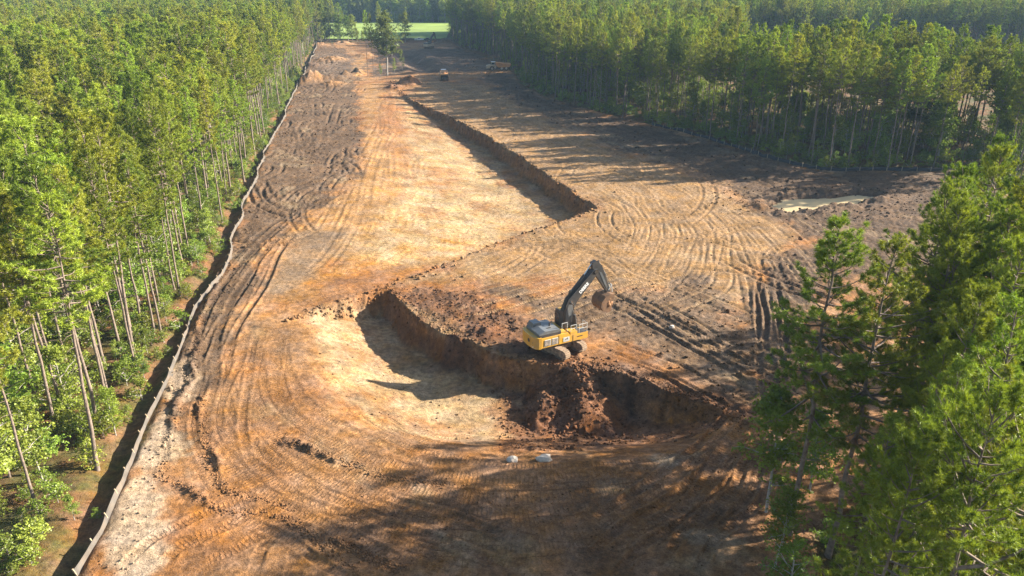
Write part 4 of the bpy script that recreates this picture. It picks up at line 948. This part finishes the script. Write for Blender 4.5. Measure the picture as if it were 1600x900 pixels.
    # boom lift cylinders
    for y in (-.78, .46):
        cy = part_rod("lift_cylinder", M_BLACK, boom, (1.95,y,2.2), (1.62,y,4.15), .17)
        part_rod("piston_rod", M_STEEL, cy, (1.62,y,4.15), (1.38,y,5.55), .09)
    # arm cylinder on top of the boom
    ac = part_rod("arm_cylinder", M_BLACK, boom, (1.55,-.16,6.75), (3.15,-.16,8.45), .17)
    part_rod("piston_rod", M_STEEL, ac, (3.15,-.16,8.45), (4.12,-.16,9.65), .085)
    bm = bmesh.new(); b_prism(bm, [(.95,5.9),(1.35,6.9),(1.75,6.9),(1.7,6.5)], -.3, -.02); bm_obj("bracket", bm, M_BLACK, boom)
    # hoses
    bm = bmesh.new()
    for y in (-.40, -.30, .05): 
        pts = [(.32,y,4.6),(.75,y,5.8),(2.2,y,7.3),(4.0,y,8.98)]
        for p, q in zip(pts[:-1], pts[1:]): b_rod(bm, p, q, .03, 5)
    bm_obj("hydraulic_hoses", bm, M_BLACK, boom)
    # arm
    arm = part_prism("arm", M_BLACK, root, [(4.0,9.75),(4.55,9.95),(5.35,9.25),(6.55,6.2),(6.62,5.75),(6.3,5.7),(4.55,8.25),(4.2,8.6)], -.42, .10, .03)
    part_prism("arm_side_plate", M_HOOD, arm, [(4.95,8.6),(5.35,8.4),(6.2,6.5),(6.05,6.35)], -.445, -.415, 0)
    bc = part_rod("bucket_cylinder", M_BLACK, arm, (4.9,-.16,9.75), (6.0,-.16,7.9), .14)
    part_rod("piston_rod", M_STEEL, bc, (6.0,-.16,7.9), (6.75,-.16,6.65), .07)
    bm = bmesh.new(); b_rod(bm, (6.75,-.45,6.65), (6.75,.13,6.65), .08, 8)
    for y in (-.42, .1): b_rod(bm, (6.75,y,6.65), (6.9,y,5.75), .06, 6); b_rod(bm, (6.75,y,6.65), (6.35,y,6.1), .06, 6)
    bm_obj("bucket_linkage", bm, M_PALE, arm)
    # bucket, curled: shell towards the cab, heaped with earth
    prof = [(6.75,5.75),(6.25,5.85),(5.55,5.65),(5.05,5.1),(4.95,4.45),(5.25,3.9),(5.85,3.62),(6.35,3.75)]
    inner = [(6.7,5.65),(6.25,5.72),(5.62,5.54),(5.17,5.05),(5.08,4.48),(5.33,4.0),(5.86,3.74),(6.32,3.86)]
    bm = bmesh.new(); b_prism(bm, prof+inner[::-1], -1.15, .85); bk = bm_obj("bucket", bm, M_MUDSTEEL, root, False, 0)
    for y in (-1.16, .81): part_prism("bucket_cheek", M_MUDSTEEL, bk, prof, y, y+.05, .0)
    for k in range(5):
        y = -1.02+k*.44
        part_prism("bucket_tooth", M_STEEL, bk, [(6.28,3.72),(6.36,3.88),(6.72,3.98)], y, y+.14, 0)
    lump("earth_load", M_DIRT, bk, 6.15, -.15, 4.75, .75, .98, .95, 3, 4, .22)
    return root
excavator()

def wheel(parent, x, y, r=.93, w=.75):
    bm = bmesh.new(); b_rod(bm, (x, y-w/2, r), (x, y+w/2, r), r, 22); t = bm_obj("wheel", bm, M_TYRE, parent, False, .08)
    s = -1 if y < 0 else 1
    part_rod("rim", M_RIM, t, (x, y+s*(w/2-.05), r), (x, y+s*(w/2+.03), r), r*.52, 16)
    return t
def dump_truck(x, y, rz, label, load):
    root = empty("dump_truck", (x, y, gz(x, y)), rz); tag(root, label, "dump truck", "articulated dump trucks on the haul road")
    part_prism("front_body", M_DUSTY, root, [(1.3,1.0),(5.4,1.0),(5.5,1.5),(5.2,2.15),(3.6,2.4),(3.5,2.0),(1.3,1.9)], -1.1, 1.1, .06)
    for s in (-1, 1): part_prism("mudguard", M_DUSTY, root, [(2.0,1.85),(2.3,2.15),(3.9,2.15),(4.3,1.7),(4.2,1.62),(3.8,2.0),(2.4,2.0)], s*1.45-.35, s*1.45+.35, .02)
    cab = part_prism("cab", M_DUSTY, root, [(1.7,1.9),(3.7,1.9),(3.7,2.4),(3.3,3.45),(1.75,3.5)], -.95, .95, .06)
    for s in (-1, 1): part_prism("side_window", M_GLASS, cab, [(1.95,2.5),(3.45,2.5),(3.15,3.25),(1.95,3.3)], s*.955-.02, s*.955+.02, 0)
    part_prism("windscreen", M_GLASS, cab, [(3.70,2.48),(3.76,2.48),(3.40,3.35),(3.34,3.35)], -.8, .8, 0)
    part_box("roof_cap", M_WHITE, cab, 1.65, 3.3, -1.0, 1.0, 3.48, 3.6, bevel=.03)
    part_box("grille", M_BLACK, root, 5.45, 5.56, -.8, .8, 1.25, 1.75, bevel=0)
    part_box("chassis", M_BLACK, root, -4.4, 1.4, -.55, .55, .8, 1.25, bevel=.03)
    bed = part_prism("dump_bed", M_ORANGEBED, root, [(-5.0,2.3),(-4.0,1.35),(.6,1.35),(1.25,2.1),(1.35,3.3),(.4,3.25),(-4.9,2.75)], -1.5, 1.5, .05)
    for k in range(4): 
        for s in (-1, 1): part_box("bed_rib", M_ORANGEBED, bed, -3.6+k*1.1, -3.45+k*1.1, s*1.53-.05, s*1.53+.05, 1.45, 2.8, bevel=0)
    part_prism("tailgate", M_BLACK, bed, [(-5.08,2.35),(-4.98,2.35),(-4.15,1.3),(-4.25,1.3)], -1.4, 1.4, 0)
    if load: lump("earth_load", M_DIRT, bed, -1.7, 0, 2.75, 2.6, 1.35, .95, 8, 3, .2)
    for xx in (3.1, -1.0, -2.9):
        for s in (-1, 1): wheel(root, xx, s*1.12)
    return root
dump_truck(-26.4, 306.5, R(97), "muddy dump truck seen from behind, driving away on the haul road", True)
dump_truck(-5.5, 336, R(188), "dump truck with a white roof and orange bed beside the shaded trees", False)
def far_excavator():
    x, y = -44.5, 431
    root = empty("excavator", (x, y, gz(x, y)), R(55)); tag(root, "dark crawler excavator digging at the site's far end before the green field", "excavator")
    crawler(root, R(10), 5.0, 2.6, .7, 1.1)
    part_box("body", M_DUSTY, root, -3.0, 2.4, -1.5, 1.5, 1.3, 2.5, bevel=.06); part_box("engine_hood", M_BLACK, root, -2.9, -.4, -1.4, 1.4, 2.5, 3.1, bevel=.08)
    cab = part_prism("cab", M_BLACK, root, [(.4,2.4),(2.3,2.4),(2.4,2.9),(2.0,3.9),(.4,3.9)], .4, 1.45, .05); part_box("side_window", M_GLASS, cab, .7, 1.8, .375, .41, 2.8, 3.7, bevel=0)
    part_prism("boom", M_BLACK, root, [(.4,2.0),(.3,3.0),(1.2,5.6),(3.6,7.6),(4.1,7.5),(4.0,7.0),(2.0,5.2),(1.3,2.4)], -.5, .15, .03)
    part_prism("arm", M_BLACK, root, [(3.5,8.2),(4.0,8.4),(4.7,7.6),(5.5,4.6),(5.1,4.5),(4.0,6.9)], -.4, .05, .03)
    part_prism("bucket", M_MUDSTEEL, root, [(5.5,4.7),(4.6,4.6),(4.1,3.9),(4.3,3.1),(5.0,2.9),(5.3,3.3)], -.85, .6, .03)
far_excavator()
def pickup(x, y, rz, mat, label):
    root = empty("pickup_truck", (x, y, gz(x, y)+.0), rz); tag(root, label, "pickup truck", "vehicles parked by the field")
    part_prism("body", mat, root, [(-2.7,.45),(2.7,.45),(2.75,.9),(2.5,1.15),(1.2,1.2),(.4,1.2),(-2.7,1.2)], -.95, .95, .06)
    cab = part_prism("cab", mat, root, [(-.9,1.2),(1.3,1.2),(.6,1.85),(-.7,1.88)], -.85, .85, .05)
    for s in (-1, 1): part_prism("side_window", M_GLASS, cab, [(-.7,1.27),(1.0,1.27),(.5,1.75),(-.6,1.78)], s*.86-.015, s*.86+.015, 0)
    part_prism("windscreen", M_GLASS, cab, [(1.25,1.28),(1.3,1.28),(.66,1.82),(.61,1.82)], -.7, .7, 0)
    for xx in (-1.7, 1.75):
        for s in (-1, 1): wheel(root, xx, s*.85, .39, .26)
pickup(-55.5, 480.5, R(5), M_WHITE, "small white pickup truck parked at the field's near edge")
pickup(-50.5, 481.5, R(170), M_BLACK, "small dark pickup truck parked next to the white one")

# ------------------------------------------------------------------ silt fences
def silt_fence(pts, label, fmat, height, lean, spacing, upto):
    c = catmull(pts, 1.0); u_ = np.arange(len(c)); c = c+np.stack([vnoise(u_/9., u_*0., 31), vnoise(u_/9., u_*0.+5, 33)], 1)*1.3
    L = np.hypot(*np.diff(c, axis=0).T).sum()
    c = resample(c, int(L/.5))
    tg = np.gradient(c, axis=0); tg /= np.linalg.norm(tg, axis=1)[:, None]
    nm = np.stack([-tg[:, 1], tg[:, 0]], 1)
    n = len(c); s = np.arange(n)*.5
    z0 = ground_eval(c[:, 0], c[:, 1])[0]
    sag = -.10*np.abs(np.sin(s*PI/spacing))*(.6+vnoise(s/3, s*0, 4))+vnoise(s/5, s*0+3, 8)*.18
    bow = vnoise(s/2.2, s*0+7, 12)*.16
    rows = []
    for f, off in ((-.12, -.35), (0, 0), (.5, .5), (1.0, 1.0)):
        ofs = (lean*off+bow*off) if off >= 0 else lean*0-.25
        p = c+nm*(ofs if isinstance(ofs, np.ndarray) else np.full(n, ofs))[:, None]
        rows.append(np.stack([p[:, 0], p[:, 1], z0+(height+sag*f)*f], 1))
    th = np.stack([nm[:, 0]*.03, nm[:, 1]*.03, np.zeros(n)], 1)
    loop = rows+[rows[-1]+th, rows[2]+th, rows[1]+th]
    v = np.vstack(loop); k = len(loop)
    i = np.arange(k*n).reshape(k, n); qd = np.concatenate([np.stack([i[a][:-1], i[a][1:], i[a+1][1:], i[a+1][:-1]], -1) for a in range(k-1)])
    root = empty("silt_fence", (0, 0, 0)); tag(root, label, "silt fence")
    link("fabric", np_mesh("silt_fabric", v, 4, qd, True), fmat, root)
    pm = None
    for j in range(0, n, int(spacing/.5)):
        if c[j, 1] > upto: break
        if pm is None:
            bm = bmesh.new(); b_box(bm, -.045, .045, -.045, .045, -.3, height+.20); ob = bm_obj("stake", bm, M_WOOD, root); pm = ob.data
        else:
            ob = bpy.data.objects.new("stake", pm); col.objects.link(ob); ob.parent = root
        p = c[j]+nm[j]*.07
        ob.location = (p[0], p[1], z0[j]); tl = math.atan2(lean*.9, height)
        ob.rotation_euler = Euler((0, 0, 0)); ob.rotation_mode = 'QUATERNION'
        ob.rotation_quaternion = Vector((nm[j][0]*math.sin(tl), nm[j][1]*math.sin(tl), math.cos(tl))).to_track_quat('Z', 'Y')
silt_fence(FENCE_L, "long pale grey fabric silt fence between the left pine wood and the cleared earth", M_FABRIC, .48, .16, 3.0, 240)
silt_fence(FENCE_R, "low black fabric silt fence along the foot of the shaded right wood", M_FABRIC2, .80, -.10, 3.0, 400)

# ------------------------------------------------------------------ boulders, brush and clods
def boulder(x, y, s, seed, label):
    o = lump("boulder", M_ROCK, None, 0, 0, s*.25, s, s*.8, s*.6, seed, 2, .34); o.location = (x, y, gz(x, y)); tag(o, label, "boulder", "pale boulders at the pit's edge")
boulder(.1, 57.0, .5, 3, "jagged white boulder lying at the lower pit's near edge")
boulder(2.8, 56.9, .62, 9, "rounded pale grey boulder at the lower pit's near edge")
boulder(19.2, 83.5, .35, 12, "small pale stone among the shaded crawler tracks beyond the excavator")
def brush_pile(x, y, s, seed, label):
    r = np.random.default_rng(seed); V, F = [], []
    for k in range(60):
        a = r.uniform(0, 6.28); el = r.uniform(-.1, .7); L = s*r.uniform(.5, 1.2); p = np.array([r.normal(0, s*.4), r.normal(0, s*.3), abs(r.normal(.3, .3))])
        d = np.array([math.cos(a)*math.cos(el), math.sin(a)*math.cos(el), math.sin(el)])
        tube_np([p-d*L*.5*np.array([1, 1, .3]), p, p+d*L*.5], [.07, .06, .03], 4, V, F)
    o = link("brush_pile", np_mesh("brush_pile", np.vstack(V), 4, np.vstack(F)), M_TRACK); o.location = (x, y, gz(x, y)); o["kind"] = "thing"; tag(o, label, "brush pile", "brush piles on the cleared ground")
brush_pile(-61, 479, 3.0, 1, "dark brush pile beside the parked white pickup")
brush_pile(-38, 481, 3.2, 2, "dark brush heap behind the far excavator, near the trees")
brush_pile(-95, 338, 2.4, 3, "heap of stumps on the grey topsoil beyond the pale silt fence")
brush_pile(-104, 316, 2.2, 4, "dark stump pile close to the pale silt fence far up the site")

def clods():
    r = np.random.default_rng(3)
    P_, S_ = [], []
    def add(x, y, s): P_.append(np.stack([x, y], 1)); S_.append(s)
    def along(pts, n, wd, smin, smax):
        c = catmull(pts, .5); i = r.integers(0, len(c), n)
        add(c[i, 0]+r.normal(0, wd, n), c[i, 1]+r.normal(0, wd, n), smin+(smax-smin)*r.uniform(0, 1, n)**3)
    def inpoly(poly, n, smin, smax):
        p = np.array(poly); x = r.uniform(p[:, 0].min(), p[:, 0].max(), n*3); y = r.uniform(p[:, 1].min(), p[:, 1].max(), n*3)
        k = np.nonzero(sdf(x, y, poly) < 0)[0][:n]; add(x[k], y[k], smin+(smax-smin)*r.uniform(0, 1, len(k))**4)
    for wl in WINDROWS: along(wl, 700, .26, .03, .13)
    along(PIT1_WALL, 1500, .8, .03, .22); along(PIT1_STEP, 260, .5, .05, .3); along(PIT2_WALL, 900, .7, .08, .4)
    inpoly(ZONES['plateau_red'], 2600, .03, .22); inpoly(ZONES['plateau_grey'], 900, .04, .24); inpoly(ZONES['pit1_red'], 2400, .03, .2)
    inpoly(ZONES['topsoil_left'], 2600, .05, .32); inpoly(ZONES['dark_right'], 2200, .07, .42); inpoly(ZONES['front_brown'], 900, .03, .14)
    inpoly(ZONES['pit1_floor'], 250, .04, .18); inpoly(ZONES['plateau_tan'], 500, .05, .25)
    x = 6.2+r.normal(0, 2.2, 900); y = 74.2-np.abs(r.normal(0, 5, 900)); add(x, y, .04+.24*r.uniform(0, 1, 900)**3)
    pp = np.array(PUDDLE).mean(0); a = r.uniform(0, 6.28, 700); rr = r.uniform(.9, 1.7, 700)
    add(pp[0]+np.cos(a)*13*rr, pp[1]+np.sin(a)*7*rr, .05+.22*r.uniform(0, 1, 700)**3)
    c = catmull(FENCE_L[:12], 1); i = r.integers(0, len(c), 900); add(c[i, 0]+r.uniform(.6, 3.2, 900), c[i, 1]+r.normal(0, .5, 900), .03+.12*r.uniform(0, 1, 900)**3)
    p = np.vstack(P_); s = np.concatenate(S_)
    z, cc, _, _ = ground_eval(p[:, 0], p[:, 1])
    keep = sdf(p[:, 0], p[:, 1], SITE) < 0; keep &= sdf(p[:, 0], p[:, 1], PUDDLE) > .3
    p, s, z, cc = p[keep], s[keep], z[keep], cc[keep]; n = len(p)
    bm = bmesh.new(); bmesh.ops.create_icosphere(bm, subdivisions=1, radius=1); iv = np.array([v.co[:] for v in bm.verts]); fi = np.array([[v.index for v in f.verts] for f in bm.faces]); bm.free()
    nv = len(iv)
    q = rand_dirs(r, n); ang = r.uniform(0, 6.28, n)
    K = np.zeros((n, 3, 3)); K[:, 0, 1] = -q[:, 2]; K[:, 0, 2] = q[:, 1]; K[:, 1, 0] = q[:, 2]; K[:, 1, 2] = -q[:, 0]; K[:, 2, 0] = -q[:, 1]; K[:, 2, 1] = q[:, 0]
    Rm = np.eye(3)+np.sin(ang)[:, None, None]*K+(1-np.cos(ang))[:, None, None]*(K@K)
    v = iv[None]*(1+r.uniform(-.38, .38, (n, nv, 1)))*r.uniform(.6, 1.25, (n, 1, 3))
    v = np.einsum('nij,nkj->nki', Rm, v)*s[:, None, None]; v[:, :, 2] *= .8
    v += np.stack([p[:, 0], p[:, 1], z+s*.22], 1)[:, None, :]
    me = np_mesh("earth_clods", v.reshape(-1, 3), 3, (fi[None]+np.arange(n)[:, None, None]*nv))
    cc = cc*r.uniform(.55, 1.05, (n, 1)); attr_c(me, "earth", np.repeat(cc, nv, 0))
    o = link("earth_clods", me, M_CLOD); o["kind"] = "stuff"; o["label"] = "loose clods of earth strewn over the worked ground"
clods()

# ------------------------------------------------------------------ morning haze
bm = bmesh.new(); b_box(bm, -1580, 1580, -380, 1700, -9, 43)
hz_m, hz_nt, hz_out = new_mat("haze_air")
pv_ = hz_nt.nodes.new("ShaderNodeVolumePrincipled"); pv_.inputs['Color'].default_value = (.48, .74, 1.0, 1); pv_.inputs['Density'].default_value = HAZE_DENSITY; pv_.inputs['Anisotropy'].default_value = .0; pv_.inputs['Density Attribute'].default_value = ''
hz_nt.links.new(pv_.outputs[0], hz_out.inputs['Volume'])
hazeo = bm_obj("haze", bm, hz_m, None); hazeo["kind"] = "stuff"; hazeo["label"] = "thin bluish morning haze over the woods"
